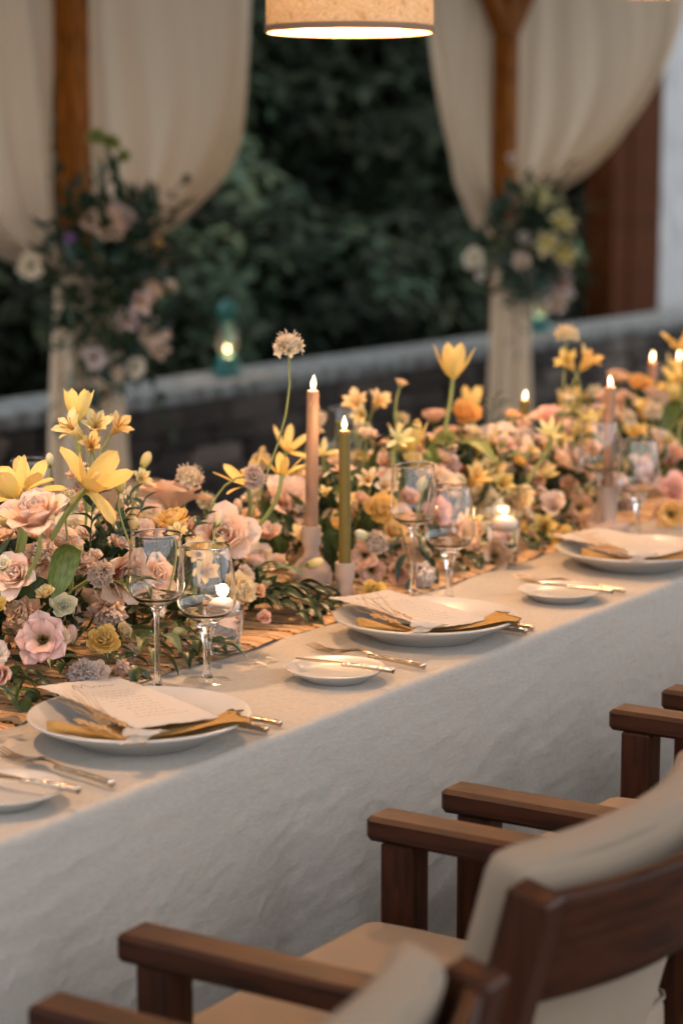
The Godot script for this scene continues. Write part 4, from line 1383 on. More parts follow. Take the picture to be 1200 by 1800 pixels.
func _ready() -> void:
	rng.seed = 20
	# ---- camera
	var cam := Camera3D.new()
	cam.name = "camera"
	cam.near = 0.05; cam.far = 400.0
	var at := CameraAttributesPhysical.new()
	at.frustum_focal_length = 51.33
	at.exposure_aperture = 1.95
	at.frustum_focus_distance = 3.25
	at.frustum_near = 0.05
	at.frustum_far = 400.0
	at.auto_exposure_enabled = false
	cam.attributes = at
	cam.fov = 26.31
	add_child(cam)
	cam.position = Vector3(0.0, 1.515, 0.0)
	cam.look_at(Vector3(0.8323, 1.515 - 0.15774, -0.5315), Vector3.UP)
	# ---- sky and sun: an overcast dusk
	var env := Environment.new()
	env.background_mode = Environment.BG_SKY
	var sm := ProceduralSkyMaterial.new()
	sm.sky_top_color = Color(0.64, 0.65, 0.665)
	sm.sky_horizon_color = Color(0.68, 0.68, 0.69)
	sm.ground_bottom_color = Color(0.20, 0.20, 0.20)
	sm.ground_horizon_color = Color(0.42, 0.43, 0.44)
	var sky := Sky.new()
	sky.sky_material = sm
	env.sky = sky
	env.background_energy_multiplier = 2.0
	env.tonemap_mode = Environment.TONE_MAPPER_LINEAR
	env.tonemap_exposure = 2.8
	env.sdfgi_enabled = true
	env.ssao_enabled = true
	env.ssil_enabled = true
	var we := WorldEnvironment.new()
	we.name = "environment"
	we.environment = env
	add_child(we)
	var sun := DirectionalLight3D.new()
	sun.name = "sun"
	sun.light_energy = 0.15
	sun.light_angular_distance = 30.0
	sun.light_color = Color(1.0, 0.97, 0.93)
	sun.shadow_enabled = true
	sun.rotation_degrees = Vector3(-50, 70, 0)
	add_child(sun)

	make_materials()
	# ---- the setting
	var gm := PlaneMesh.new()
	gm.size = Vector2(300, 300)
	gm.subdivide_width = 8; gm.subdivide_depth = 8
	tag(put("terrace", gm, self, M.terrace), "grey stone terrace floor under the table and chairs", "terrace", "", "structure")
	make_woods()
	make_building()
	make_wall()
	make_pergola()
	make_curtains()

	# ---- lamps and lanterns
	pendant(Vector3(3.472, 1.750, -2.2), 0.153, "cream linen drum pendant lamp hanging whole above the candles", 0.38)
	pendant(Vector3(4.80, 1.906, -2.2), 0.165, "drum pendant lamp cut off by the upper edge, nearer the white wall", 0.38)
	pendant(Vector3(2.10, 1.80, -2.2), 0.153, "unseen drum pendant lamp of the same row, out of view, lighting the near table and nearest flower arrangement", 0.38)  # out of view, placed to light the near end of the table warmly
	lantern(Vector3(8.09, 0.5545, -5.78), 0.5, "teal hurricane lantern with a bright flame on the wall, beside the nearer curtain")
	lantern(Vector3(11.15, 0.5545, -5.78), 0.5, "teal lantern on the wall half hidden by the farther post's curtain")

	# ---- the table
	make_tablecloth()
	make_runner()
	var st := make_setting()
	var where := ["the plate nearest the viewer", "the middle plate by the green candle", "the farthest plate in view"]
	var px := [2.262, 3.025, 3.785]
	for i in 3:
		var p := Vector3(px[i], TOP + 0.0015, [-1.765, -1.770, -1.752][i])
		tag(put("dinner_plate", st.plate, self), ["white dinner plate nearest the viewer, under a card and ochre napkin", "white dinner plate in the middle, behind the small plate and fork", "white dinner plate farthest along the table edge"][i], "plate", "white dinner plates").position = p
		make_napkin(p, i, "ochre folded napkin lying across " + where[i])
		make_card(p + Vector3([0.008, -0.012, -0.012][i], 0.0435, [-0.028, -0.028, -0.03][i]), [-0.30, -0.26, -0.30][i], [0.06, 0.07, 0.06][i], i, "white deckle-edged menu card resting on " + where[i])
		make_wheat(p + Vector3(-0.118, 0.033, [0.100, 0.075, 0.075][i]), p + Vector3([-0.06, -0.045, -0.06][i], 0.040, -0.10), i, "dried wheat sprig tied with pale ribbon on " + where[i])
		var q := Vector3([1.937, 2.690, 3.412][i], TOP + 0.0015, [-1.722, -1.728, -1.720][i])
		tag(put("bread_plate", st.bread, self), ["small white bread plate cut off at the picture's edge", "small white bread plate in front of the middle dinner plate", "small white bread plate left of the farthest dinner plate"][i], "plate", "small white bread plates").position = q
		var w2 := ["the bread plate at the picture's edge", "the bread plate before the middle setting", "the farthest bread plate"]
		place_node(st.butter_knife, "butter_knife", q + Vector3([0.022, 0.002, 0.004][i], 0.0185, 0.012), 0.05, 0.0, "bamboo-handled butter knife laid on " + w2[i], "knife", "butter knives on the bread plates")
		place_node(st.fork, "fork", Vector3([2.072, 2.822, 3.520][i], TOP + 0.0015, -1.752), [-0.2, -0.15, -0.1][i], 0.0, "silver bamboo-handled fork between the plates, beside " + w2[i], "fork", "forks left of the dinner plates")
		place_node(st.dinner_knife, "dinner_knife", Vector3([2.372, 3.120, 3.885][i], TOP + 0.0015, -1.735), 0.02, 0.0, "bamboo-handled dinner knife showing its end right of " + where[i], "knife", "dinner knives right of the plates")
		if i < 2: place_node(st.dinner_knife, "fish_knife", Vector3([2.408, 3.148][i], TOP + 0.0015, -1.738), 0.03, 0.0, "outer bamboo-handled knife, farther right of " + where[i], "knife", "dinner knives right of the plates")

	# ---- glasses
	var red := wine_glass(0.205, 0.0445, 0.115, true)
	var white := wine_glass(0.232, 0.0415, 0.108, false)
	var spots := [
		[white, 2.493, -1.911, "tall thin-stemmed wine glass, left of the two by the nearest plate"], [red, 2.572, -1.879, "short-stemmed tulip wine glass, right of the two by the nearest plate"],
		[white, 3.259, -1.932, "tall thin-stemmed wine glass behind the middle plate's card"], [red, 3.285, -1.874, "short-stemmed tulip wine glass behind the middle plate"],
		[white, 4.023, -1.945, "tall wine glass before the far pink candle"], [red, 4.052, -1.870, "short-stemmed tulip wine glass beyond the farthest plate"],
		[white, 3.00, -2.58, "wine glass on the table's far side, rim showing behind the near roses"], [white, 4.02, -2.56, "wine glass on the table's far side, rim showing past the green candle"]]
	for s in spots:
		place_node(s[0], "wine_glass", Vector3(s[1], TOP + (0.0105 if s[2] < -1.93 and s[2] > -2.5 else 0.0018), s[2]), 0.3, 0.0, s[3], "wine glass", "clear wine glasses on the table")
	tumbler(Vector3(2.705, TOP + 0.0125, -1.945), "glass tumbler of water with a floating candle, beside the nearest glasses", "white floating candle in the nearer tumbler of water")
	tumbler(Vector3(3.636, TOP + 0.0125, -1.955), "glass tumbler of water with a floating candle, beyond the middle plate", "white floating candle in the farther tumbler of water")

	# ---- candles
	holder(0, Vector3(3.205, TOP + 0.010, -2.110), "bottle-shaped pale clay candle holder with the tall pink candle")
	taper(Vector3(3.205, TOP + 0.111, -2.110), 0.258, 0.0112, "wax_pink", Vector2(0.022, 0.0), true, "tall pink taper candle with wax drips in the bottle-shaped holder")
	holder(1, Vector3(3.190, TOP + 0.010, -2.030), "small pale clay cup holder with the olive-green candle")
	taper(Vector3(3.190, TOP + 0.0585, -2.030), 0.247, 0.0102, "wax_green", Vector2(-0.006, 0.0), false, "olive-green taper candle burning in the small clay cup")
	holder(2, Vector3(4.055, TOP + 0.010, -1.940), "pale clay candle holder on a wide base, behind the farthest plate")
	taper(Vector3(4.055, TOP + 0.091, -1.940), 0.222, 0.0112, "wax_pink", Vector2(0.02, 0.0), false, "pink taper candle in the wide-based holder behind the farthest plate")
	for a in [[4.369, -2.30, 0.178, "wax_green", "green taper candle before the farther post's curtain"], [5.16, -2.35, 0.248, "wax_pink", "pink taper candle farthest back among the flowers"], [5.215, -2.30, 0.25, "wax_pink", "pink taper candle cut by the picture's edge, beside the farthest one"]]:
		holder(1, Vector3(a[0], TOP + 0.010, a[1]), "clay cup holder hidden in flowers under the " + (a[4] as String).replace("taper ", "").replace(", beside the farthest one", ""))
		taper(Vector3(a[0], TOP + 0.0585 - 0.045 * float(a[0] > 5.0), a[1]), a[2], 0.0115, a[3], Vector2(0, 0), false, a[4])

	# ---- chairs
	var ch := make_chair("teak armchair with cream cushions, whole seat in view", "teak armchairs along the table")
	ch.position = Vector3(2.137, 0, -1.235)
	copy_of(ch, "teak armchair at the lower left corner, only arm and back corner showing", Vector3(1.390, 0, -1.180))
	copy_of(ch, "teak armchair behind the large curved chair back, second along the table", Vector3(2.830, 0, -1.215))
	copy_of(ch, "teak armchair farthest along the near side, at the picture's right edge", Vector3(3.525, 0, -1.20))
	var far := make_chair("low-backed cushioned armchair on the far side, tan back between the flowers", "armchairs on the far side", 0.075)
	far.position = Vector3(4.02, 0, -3.03)
	far.rotation.y = PI

	# ---- flower arrangements
	var g0 := thing("flower_arrangement", Vector3(2.7, TOP + 0.010, -2.235), "nearest flower arrangement of blush roses and yellow tulips, left of the candles", "flower arrangement", "low flower arrangements along the runner")
	var g1 := thing("flower_arrangement", Vector3(3.85, TOP + 0.010, -2.235), "middle flower arrangement of peach and yellow blooms, right of the green candle", "flower arrangement", "low flower arrangements along the runner")
	var g2 := thing("flower_arrangement", Vector3(5.1, TOP + 0.010, -2.235), "farthest flower arrangement, around the far pink candles", "flower arrangement", "low flower arrangements along the runner")
	bloom(g0, "rose", "blush", Vector3(2.320, 1.028, -1.990), 0.0486, Vector3(-0.41, 0.91, 0.07), 1)
	bloom(g0, "tulip_open", "yellow", Vector3(2.360, 1.070, -2.080), 0.0387, Vector3(-0.30, 0.90, -0.33), 1)
	bloom(g0, "tulip_open", "yellow", Vector3(2.456, 1.062, -2.120), 0.0358, Vector3(-0.08, 0.98, 0.18), 1)
	bloom(g0, "tulip_cup", "yellow", Vector3(2.697, 1.133, -2.220), 0.0281, Vector3(0.09, 0.99, -0.06), 1)
	bloom(g0, "alstroemeria", "butter", Vector3(2.627, 1.110, -2.180), 0.0357, Vector3(-0.76, 0.63, -0.16), 1)
	bloom(g0, "alstroemeria", "butter", Vector3(2.719, 1.105, -2.200), 0.0315, Vector3(-0.42, 0.75, 0.52), 1)
	bloom(g0, "alstroemeria", "butter", Vector3(2.805, 1.092, -2.220), 0.0302, Vector3(-0.09, 0.66, 0.74), 1)
	bloom(g0, "alstroemeria", "yellow", Vector3(2.655, 1.082, -2.160), 0.0249, Vector3(-0.59, 0.72, 0.37), 0)
	bloom(g0, "tulip_open", "yellow", Vector3(2.518, 1.065, -2.030), 0.0438, Vector3(0.04, 0.72, 0.69), 1)
	bloom(g0, "bud", "cream", Vector3(2.603, 1.058, -2.200), 0.0133, Vector3(0.05, 1.00, -0.03), 1)
	bloom(g0, "carnation", "peach", Vector3(2.607, 1.046, -2.150), 0.0217, Vector3(-0.48, 0.88, -0.06), 1)
	bloom(g0, "carnation", "peach", Vector3(2.613, 1.017, -2.150), 0.0168, Vector3(-0.71, 0.68, 0.18), 0)
	bloom(g0, "bud", "butter", Vector3(2.911, 1.019, -2.250), 0.0173, Vector3(0.17, 0.92, 0.37), 1)
	bloom(g0, "alstroemeria", "butter", Vector3(2.900, 0.991, -2.250), 0.0226, Vector3(-0.43, 0.59, 0.69), 1)
	bloom(g0, "rose", "blush", Vector3(3.026, 0.940, -2.280), 0.0556, Vector3(0.19, 0.98, 0.01), 1)
	bloom(g0, "scabiosa", "cream", Vector3(3.034, 0.979, -2.250), 0.0247, Vector3(-0.05, 0.97, 0.22), 1)
	bloom(g0, "scabiosa", "cream", Vector3(3.151, 0.916, -2.300), 0.0174, Vector3(-0.07, 0.90, 0.42), 1)
	bloom(g0, "ranunculus", "yellow", Vector3(2.788, 0.946, -2.100), 0.0339, Vector3(-0.19, 0.98, -0.00), 1)
	bloom(g0, "spray_rose", "peach", Vector3(2.948, 0.901, -2.180), 0.0259, Vector3(-0.36, 0.63, 0.69), 0)
	bloom(g0, "rose", "blush", Vector3(2.924, 0.902, -2.100), 0.0511, Vector3(-0.67, 0.44, 0.60), 1)
	bloom(g0, "tulip_star", "yellow", Vector3(3.061, 0.999, -2.160), 0.0412, Vector3(-0.21, 0.95, -0.23), 1)
	bloom(g0, "scabiosa", "mauve", Vector3(2.991, 0.993, -2.080), 0.0201, Vector3(0.00, -0.02, 1.00), 1)
	bloom(g0, "tulip_star", "yellow", Vector3(3.097, 1.011, -2.100), 0.0323, Vector3(0.05, 1.00, -0.03), 1)
	bloom(g0, "tulip_star", "yellow", Vector3(3.425, 1.000, -2.300), 0.0345, Vector3(-0.15, 0.88, 0.46), 1)
	bloom(g0, "rose", "blush", Vector3(3.387, 0.883, -2.280), 0.0579, Vector3(-0.35, 0.65, 0.67), 1)
	bloom(g0, "carnation", "peach", Vector3(2.433, 0.943, -2.080), 0.0384, Vector3(-0.69, 0.65, 0.31), 0)
	bloom(g0, "carnation", "peach", Vector3(2.557, 0.913, -2.100), 0.0301, Vector3(-0.29, 0.76, 0.58), 0)
	bloom(g0, "rose", "blush", Vector3(2.555, 0.900, -2.020), 0.0462, Vector3(-0.28, 0.03, 0.96), 1)
	bloom(g0, "scabiosa", "lilac", Vector3(2.436, 0.926, -1.970), 0.0214, Vector3(-0.96, -0.05, 0.26), 1)
	bloom(g0, "carnation", "blush", Vector3(2.568, 0.836, -2.060), 0.0350, Vector3(-0.68, -0.19, 0.71), 0)
	bloom(g0, "lisianthus", "pink", Vector3(2.330, 0.849, -1.990), 0.0397, Vector3(-0.77, 0.40, 0.49), 0)
	bloom(g0, "ranunculus", "cream", Vector3(2.413, 0.879, -2.020), 0.0241, Vector3(-0.62, 0.45, 0.64), 0)
	bloom(g0, "spray_rose", "butter", Vector3(2.374, 0.903, -2.020), 0.0201, Vector3(-0.54, 0.83, 0.10), 0)
	bloom(g0, "bud", "dusty", Vector3(2.431, 0.833, -2.020), 0.0175, Vector3(-0.03, 1.00, 0.02), 0)
	bloom(g0, "ranunculus", "yellow", Vector3(2.454, 0.824, -1.980), 0.0298, Vector3(-0.61, 0.60, 0.51), 0)
	bloom(g0, "scabiosa", "lilac", Vector3(2.388, 0.789, -1.965), 0.0237, Vector3(-0.86, 0.25, 0.43), 0)
	bloom(g0, "spray_rose", "blush", Vector3(2.452, 0.777, -1.990), 0.0262, Vector3(-0.40, 0.24, 0.88), 0)
	bloom(g0, "spray_rose", "pink", Vector3(2.229, 0.818, -1.980), 0.0290, Vector3(-0.94, 0.25, 0.23), 0)
	bloom(g0, "spray_rose", "cream", Vector3(2.260, 0.963, -2.000), 0.0229, Vector3(-0.64, 0.66, 0.41), 0)
	bloom(g0, "ranunculus", "yellow", Vector3(2.248, 0.909, -2.000), 0.0176, Vector3(-0.80, 0.53, 0.27), 0)
	bloom(g0, "carnation", "peach", Vector3(2.392, 0.863, -2.080), 0.0344, Vector3(-0.84, 0.45, 0.29), 0)
	bloom(g0, "carnation", "peach", Vector3(2.566, 0.777, -2.020), 0.0213, Vector3(-0.44, -0.07, 0.90), 0)
	bloom(g0, "carnation", "peach", Vector3(2.488, 0.776, -1.972), 0.0160, Vector3(-0.52, -0.18, 0.84), 0)
	bloom(g0, "alstroemeria", "butter", Vector3(2.793, 0.899, -2.060), 0.0307, Vector3(-0.80, 0.53, 0.27), 1)
	bloom(g0, "alstroemeria", "yellow", Vector3(2.805, 0.867, -2.050), 0.0318, Vector3(-0.58, 0.35, 0.74), 1)
	bloom(g0, "alstroemeria", "butter", Vector3(2.883, 0.886, -2.080), 0.0262, Vector3(-0.44, 0.63, 0.64), 0)
	bloom(g0, "bud", "dusty", Vector3(2.783, 0.853, -2.050), 0.0091, Vector3(-0.03, 1.00, 0.02), 0)
	bloom(g0, "spray_rose", "blush", Vector3(2.732, 0.835, -2.080), 0.0274, Vector3(-0.55, 0.44, 0.71), 0)
	bloom(g0, "ranunculus", "yellow", Vector3(2.729, 0.843, -2.100), 0.0203, Vector3(-0.77, 0.63, 0.13), 0)
	bloom(g0, "spray_rose", "cream", Vector3(2.805, 0.882, -2.150), 0.0239, Vector3(-0.71, 0.61, 0.34), 0)
	bloom(g0, "ranunculus", "pink", Vector3(2.982, 0.849, -2.080), 0.0258, Vector3(0.37, 0.92, -0.11), 1)
	bloom(g0, "spray_rose", "peach", Vector3(2.934, 0.811, -2.040), 0.0222, Vector3(-0.51, 0.64, 0.57), 0)
	bloom(g0, "spray_rose", "blush", Vector3(3.198, 0.856, -2.200), 0.0366, Vector3(-0.38, 0.85, 0.37), 0)
	bloom(g0, "bud", "blush", Vector3(3.107, 0.918, -2.200), 0.0160, Vector3(-0.09, 0.99, -0.06), 1)
	bloom(g0, "spray_rose", "peach", Vector3(3.116, 0.823, -2.120), 0.0245, Vector3(-0.57, 0.65, 0.49), 0)
	bloom(g0, "spray_rose", "butter", Vector3(3.066, 0.792, -2.100), 0.0220, Vector3(-0.57, 0.65, 0.49), 0)
	bloom(g0, "bud", "pink", Vector3(3.101, 0.814, -2.080), 0.0148, Vector3(0.18, 0.26, 0.95), 0)
	bloom(g0, "spray_rose", "pink", Vector3(2.905, 0.776, -2.006), 0.0178, Vector3(-0.62, 0.45, 0.64), 0)
	bloom(g0, "bud", "butter", Vector3(3.126, 0.828, -2.050), 0.0178, Vector3(0.38, 0.32, 0.87), 1)
	bloom(g0, "spray_rose", "peach", Vector3(3.288, 0.869, -2.300), 0.0260, Vector3(-0.44, 0.85, 0.28), 0)
	bloom(g0, "carnation", "yellow", Vector3(3.268, 0.852, -2.280), 0.0294, Vector3(-0.16, 0.96, 0.22), 0)
	bloom(g0, "spray_rose", "butter", Vector3(2.883, 0.858, -2.180), 0.0234, Vector3(-0.64, 0.66, 0.41), 0)
	bloom(g0, "lisianthus", "blush", Vector3(2.820, 0.904, -2.250), 0.0318, Vector3(-0.51, 0.64, 0.57), 0)
	bloom(g0, "lisianthus", "butter", Vector3(2.970, 0.892, -2.300), 0.0386, Vector3(-0.57, 0.65, 0.49), 0)
	bloom(g0, "rose", "cream", Vector3(2.654, 0.934, -2.200), 0.0379, Vector3(-0.69, 0.65, 0.31), 0)
	bloom(g0, "rose", "blush", Vector3(2.965, 0.906, -2.300), 0.0452, Vector3(-0.31, 0.89, 0.34), 0)
	bloom(g0, "rose", "blush", Vector3(2.345, 0.932, -2.050), 0.0342, Vector3(-0.80, 0.53, 0.27), 0)
	bloom(g0, "lisianthus", "blush", Vector3(2.560, 0.847, -2.100), 0.0341, Vector3(-0.59, 0.53, 0.61), 0)
	bloom(g0, "rose", "cream", Vector3(3.171, 0.811, -2.200), 0.0356, Vector3(-0.57, 0.65, 0.49), 0)
	bloom(g1, "scabiosa", "cream", Vector3(3.043, 1.216, -2.050), 0.0267, Vector3(-0.18, 0.98, -0.01), 2)
	bloom(g1, "alstroemeria", "butter", Vector3(3.731, 1.037, -2.350), 0.0374, Vector3(-0.69, 0.72, 0.07), 1)
	bloom(g1, "alstroemeria", "butter", Vector3(3.825, 1.033, -2.350), 0.0354, Vector3(-0.22, 0.73, 0.65), 1)
	bloom(g1, "alstroemeria", "butter", Vector3(3.716, 1.014, -2.330), 0.0282, Vector3(-0.97, 0.24, -0.00), 0)
	bloom(g1, "tulip_cup", "yellow", Vector3(3.695, 0.979, -2.200), 0.0349, Vector3(0.02, 1.00, -0.07), 1)
	bloom(g1, "spray_rose", "cream", Vector3(3.616, 0.986, -2.250), 0.0299, Vector3(-0.19, 0.97, 0.18), 1)
	bloom(g1, "spray_rose", "blush", Vector3(3.685, 0.966, -2.270), 0.0254, Vector3(-0.03, 0.84, 0.54), 0)
	bloom(g1, "carnation", "blush", Vector3(3.786, 0.922, -2.220), 0.0399, Vector3(-0.64, 0.72, 0.29), 1)
	bloom(g1, "carnation", "blush", Vector3(3.885, 0.901, -2.220), 0.0394, Vector3(-0.47, 0.70, 0.53), 0)
	bloom(g1, "ranunculus", "peach", Vector3(4.052, 0.975, -2.350), 0.0342, Vector3(0.01, 1.00, -0.00), 1)
	bloom(g1, "ranunculus", "orange", Vector3(4.006, 0.991, -2.250), 0.0403, Vector3(-0.42, 0.75, 0.52), 1)
	bloom(g1, "tulip_cup", "yellow", Vector3(3.780, 1.123, -2.150), 0.0373, Vector3(0.03, 1.00, 0.04), 1)
	bloom(g1, "tulip_cup", "yellow", Vector3(4.301, 0.987, -2.400), 0.0334, Vector3(0.05, 1.00, -0.03), 1)
	bloom(g1, "scabiosa", "green", Vector3(3.665, 0.990, -2.100), 0.0199, Vector3(-0.16, 0.96, 0.22), 1)
	bloom(g1, "bud", "green", Vector3(3.562, 0.966, -2.080), 0.0119, Vector3(-0.21, 0.95, -0.23), 1)
	bloom(g1, "bud", "green", Vector3(3.809, 1.005, -2.300), 0.0116, Vector3(0.05, 1.00, -0.03), 1)
	bloom(g1, "ranunculus", "yellow", Vector3(3.389, 0.883, -2.080), 0.0363, Vector3(-0.64, 0.49, 0.59), 0)
	bloom(g1, "alstroemeria", "cream", Vector3(3.407, 0.938, -2.120), 0.0283, Vector3(-0.74, 0.62, 0.24), 1)
	bloom(g1, "alstroemeria", "cream", Vector3(3.474, 0.917, -2.120), 0.0275, Vector3(-0.50, 0.54, 0.68), 0)
	bloom(g1, "spray_rose", "blush", Vector3(3.601, 0.940, -2.200), 0.0285, Vector3(-0.53, 0.72, 0.46), 0)
	bloom(g1, "ranunculus", "pink", Vector3(3.522, 0.886, -2.100), 0.0265, Vector3(-0.65, 0.64, 0.42), 0)
	bloom(g1, "ranunculus", "pink", Vector3(3.546, 0.859, -2.050), 0.0350, Vector3(-0.65, 0.54, 0.53), 0)
	bloom(g1, "spray_rose", "peach", Vector3(3.715, 0.880, -2.120), 0.0289, Vector3(-0.59, 0.53, 0.61), 0)
	bloom(g1, "scabiosa", "mauve", Vector3(3.247, 0.852, -2.000), 0.0221, Vector3(-0.79, 0.35, 0.50), 0)
	bloom(g1, "spray_rose", "butter", Vector3(3.388, 0.846, -2.050), 0.0327, Vector3(-0.59, 0.53, 0.61), 0)
	bloom(g1, "bud", "cream", Vector3(3.230, 0.866, -2.020), 0.0181, Vector3(-0.82, 0.38, -0.44), 0)
	bloom(g1, "ranunculus", "peach", Vector3(3.411, 0.808, -2.020), 0.0351, Vector3(-0.80, 0.31, 0.51), 0)
	bloom(g1, "carnation", "white", Vector3(3.356, 0.777, -1.970), 0.0299, Vector3(-0.72, -0.05, 0.70), 0)
	bloom(g1, "lisianthus", "peach", Vector3(3.302, 0.815, -2.060), 0.0288, Vector3(-0.91, 0.25, 0.34), 0)
	bloom(g1, "lisianthus", "dusty", Vector3(3.325, 0.783, -2.060), 0.0289, Vector3(-0.89, 0.06, 0.45), 0)
	bloom(g1, "ranunculus", "yellow", Vector3(3.196, 0.776, -1.976), 0.0267, Vector3(-0.89, -0.04, 0.45), 0)
	bloom(g1, "spray_rose", "dusty", Vector3(3.355, 0.777, -2.020), 0.0324, Vector3(-0.78, 0.06, 0.62), 0)
	bloom(g1, "spray_rose", "blush", Vector3(3.634, 0.815, -2.060), 0.0271, Vector3(-0.58, 0.35, 0.74), 0)
	bloom(g1, "spray_rose", "peach", Vector3(3.683, 0.804, -2.050), 0.0310, Vector3(-0.58, 0.35, 0.74), 0)
	bloom(g1, "rose", "blush", Vector3(4.047, 0.921, -2.180), 0.0576, Vector3(-0.64, 0.73, 0.23), 0)
	bloom(g1, "alstroemeria", "butter", Vector3(3.860, 0.936, -2.150), 0.0349, Vector3(-0.77, 0.63, 0.13), 0)
	bloom(g1, "alstroemeria", "butter", Vector3(3.856, 0.903, -2.100), 0.0373, Vector3(-0.70, 0.45, 0.56), 0)
	bloom(g1, "alstroemeria", "yellow", Vector3(3.828, 0.882, -2.060), 0.0331, Vector3(-0.55, 0.44, 0.71), 0)
	bloom(g1, "tulip_cup", "cream", Vector3(3.762, 0.817, -2.030), 0.0292, Vector3(-0.17, 0.94, 0.28), 0)
	bloom(g1, "lisianthus", "cream", Vector3(3.730, 0.791, -2.050), 0.0338, Vector3(-0.80, 0.45, 0.39), 0)
	bloom(g1, "lisianthus", "peach", Vector3(3.619, 0.777, -1.964), 0.0340, Vector3(-0.99, 0.04, 0.15), 0)
	bloom(g1, "spray_rose", "peach", Vector3(4.045, 0.865, -2.100), 0.0333, Vector3(-0.65, 0.54, 0.53), 0)
	bloom(g1, "spray_rose", "peach", Vector3(3.977, 0.836, -2.060), 0.0328, Vector3(-0.73, 0.36, 0.59), 0)
	bloom(g1, "rose", "pink", Vector3(4.500, 0.930, -2.300), 0.0434, Vector3(-0.38, 0.92, 0.12), 0)
	bloom(g1, "spray_rose", "cream", Vector3(4.239, 0.866, -2.100), 0.0373, Vector3(-0.51, 0.64, 0.57), 0)
	bloom(g1, "spray_rose", "dusty", Vector3(4.119, 0.842, -2.060), 0.0296, Vector3(-0.88, 0.35, 0.32), 0)
	bloom(g1, "spray_rose", "blush", Vector3(3.943, 0.828, -2.010), 0.0389, Vector3(-0.76, 0.49, 0.42), 0)
	bloom(g1, "lisianthus", "peach", Vector3(4.114, 0.796, -2.030), 0.0376, Vector3(-0.58, 0.35, 0.74), 0)
	bloom(g1, "alstroemeria", "yellow", Vector3(3.887, 0.791, -2.000), 0.0385, Vector3(-0.90, 0.25, 0.35), 0)
	bloom(g1, "ranunculus", "yellow", Vector3(3.858, 0.776, -1.940), 0.0317, Vector3(-0.76, 0.25, 0.60), 0)
	bloom(g1, "bud", "red", Vector3(4.198, 0.917, -2.200), 0.0161, Vector3(-0.19, 0.98, 0.12), 0)
	bloom(g1, "bud", "red", Vector3(3.818, 0.903, -2.150), 0.0138, Vector3(-0.19, 0.98, 0.12), 0)
	bloom(g1, "alstroemeria", "yellow", Vector3(4.244, 0.893, -2.200), 0.0391, Vector3(-0.73, 0.64, 0.22), 0)
	bloom(g1, "alstroemeria", "yellow", Vector3(4.353, 0.894, -2.200), 0.0398, Vector3(-0.51, 0.64, 0.57), 0)
	bloom(g1, "bud", "butter", Vector3(4.187, 0.891, -2.150), 0.0209, Vector3(-0.55, 0.76, 0.35), 0)
	bloom(g1, "rose", "cream", Vector3(3.500, 0.847, -2.220), 0.0414, Vector3(-0.73, 0.64, 0.22), 0)
	bloom(g1, "rose", "blush", Vector3(3.728, 0.875, -2.170), 0.0487, Vector3(-0.65, 0.64, 0.42), 0)
	bloom(g1, "rose", "cream", Vector3(3.791, 0.849, -2.100), 0.0455, Vector3(-0.65, 0.54, 0.53), 0)
	bloom(g1, "rose", "blush", Vector3(4.096, 0.874, -2.150), 0.0483, Vector3(-0.69, 0.65, 0.31), 0)
	bloom(g1, "rose", "butter", Vector3(3.877, 0.839, -2.060), 0.0403, Vector3(-0.69, 0.46, 0.56), 0)
	bloom(g1, "rose", "blush", Vector3(3.454, 0.801, -2.080), 0.0351, Vector3(-0.79, 0.35, 0.50), 0)
	bloom(g2, "scabiosa", "cream", Vector3(4.375, 1.142, -2.200), 0.0266, Vector3(-0.01, 1.00, 0.07), 1)
	bloom(g2, "alstroemeria", "yellow", Vector3(4.375, 1.081, -2.200), 0.0369, Vector3(-0.70, 0.70, -0.16), 1)
	bloom(g2, "alstroemeria", "yellow", Vector3(4.492, 1.077, -2.200), 0.0405, Vector3(0.03, 0.80, 0.61), 1)
	bloom(g2, "tulip_cup", "yellow", Vector3(4.603, 0.915, -2.250), 0.0333, Vector3(0.08, 1.00, 0.01), 1)
	bloom(g2, "tulip_cup", "yellow", Vector3(4.792, 0.934, -2.400), 0.0362, Vector3(-0.00, 0.99, -0.11), 1)
	bloom(g2, "tulip_cup", "yellow", Vector3(4.955, 0.928, -2.450), 0.0315, Vector3(0.10, 0.99, 0.05), 1)
	bloom(g2, "rose", "blush", Vector3(4.701, 0.860, -2.150), 0.0496, Vector3(-0.54, 0.77, 0.35), 0)
	bloom(g2, "spray_rose", "pink", Vector3(4.741, 0.816, -2.100), 0.0406, Vector3(-0.59, 0.53, 0.61), 0)
	bloom(g2, "rose", "pink", Vector3(4.564, 0.777, -2.020), 0.0402, Vector3(-0.70, 0.45, 0.56), 0)
	bloom(g2, "lisianthus", "orange", Vector3(4.239, 0.777, -1.880), 0.0338, Vector3(-0.89, 0.06, 0.45), 0)
	bloom(g2, "spray_rose", "blush", Vector3(4.993, 0.921, -2.350), 0.0448, Vector3(-0.50, 0.85, 0.19), 1)
	bloom(g2, "spray_rose", "blush", Vector3(4.885, 0.940, -2.350), 0.0346, Vector3(-0.54, 0.83, 0.10), 0)
	bloom(g2, "ranunculus", "orange", Vector3(4.974, 0.970, -2.300), 0.0380, Vector3(-0.27, 0.92, 0.30), 1)
	bloom(g2, "ranunculus", "peach", Vector3(5.273, 0.951, -2.500), 0.0372, Vector3(-0.22, 0.97, 0.14), 1)
	bloom(g2, "scabiosa", "mauve", Vector3(4.870, 0.950, -2.200), 0.0304, Vector3(0.01, 0.99, 0.11), 1)
	bloom(g2, "lisianthus", "butter", Vector3(4.963, 0.885, -2.250), 0.0442, Vector3(-0.69, 0.65, 0.31), 0)
	bloom(g2, "alstroemeria", "yellow", Vector3(4.953, 0.893, -2.200), 0.0439, Vector3(-0.57, 0.65, 0.49), 0)
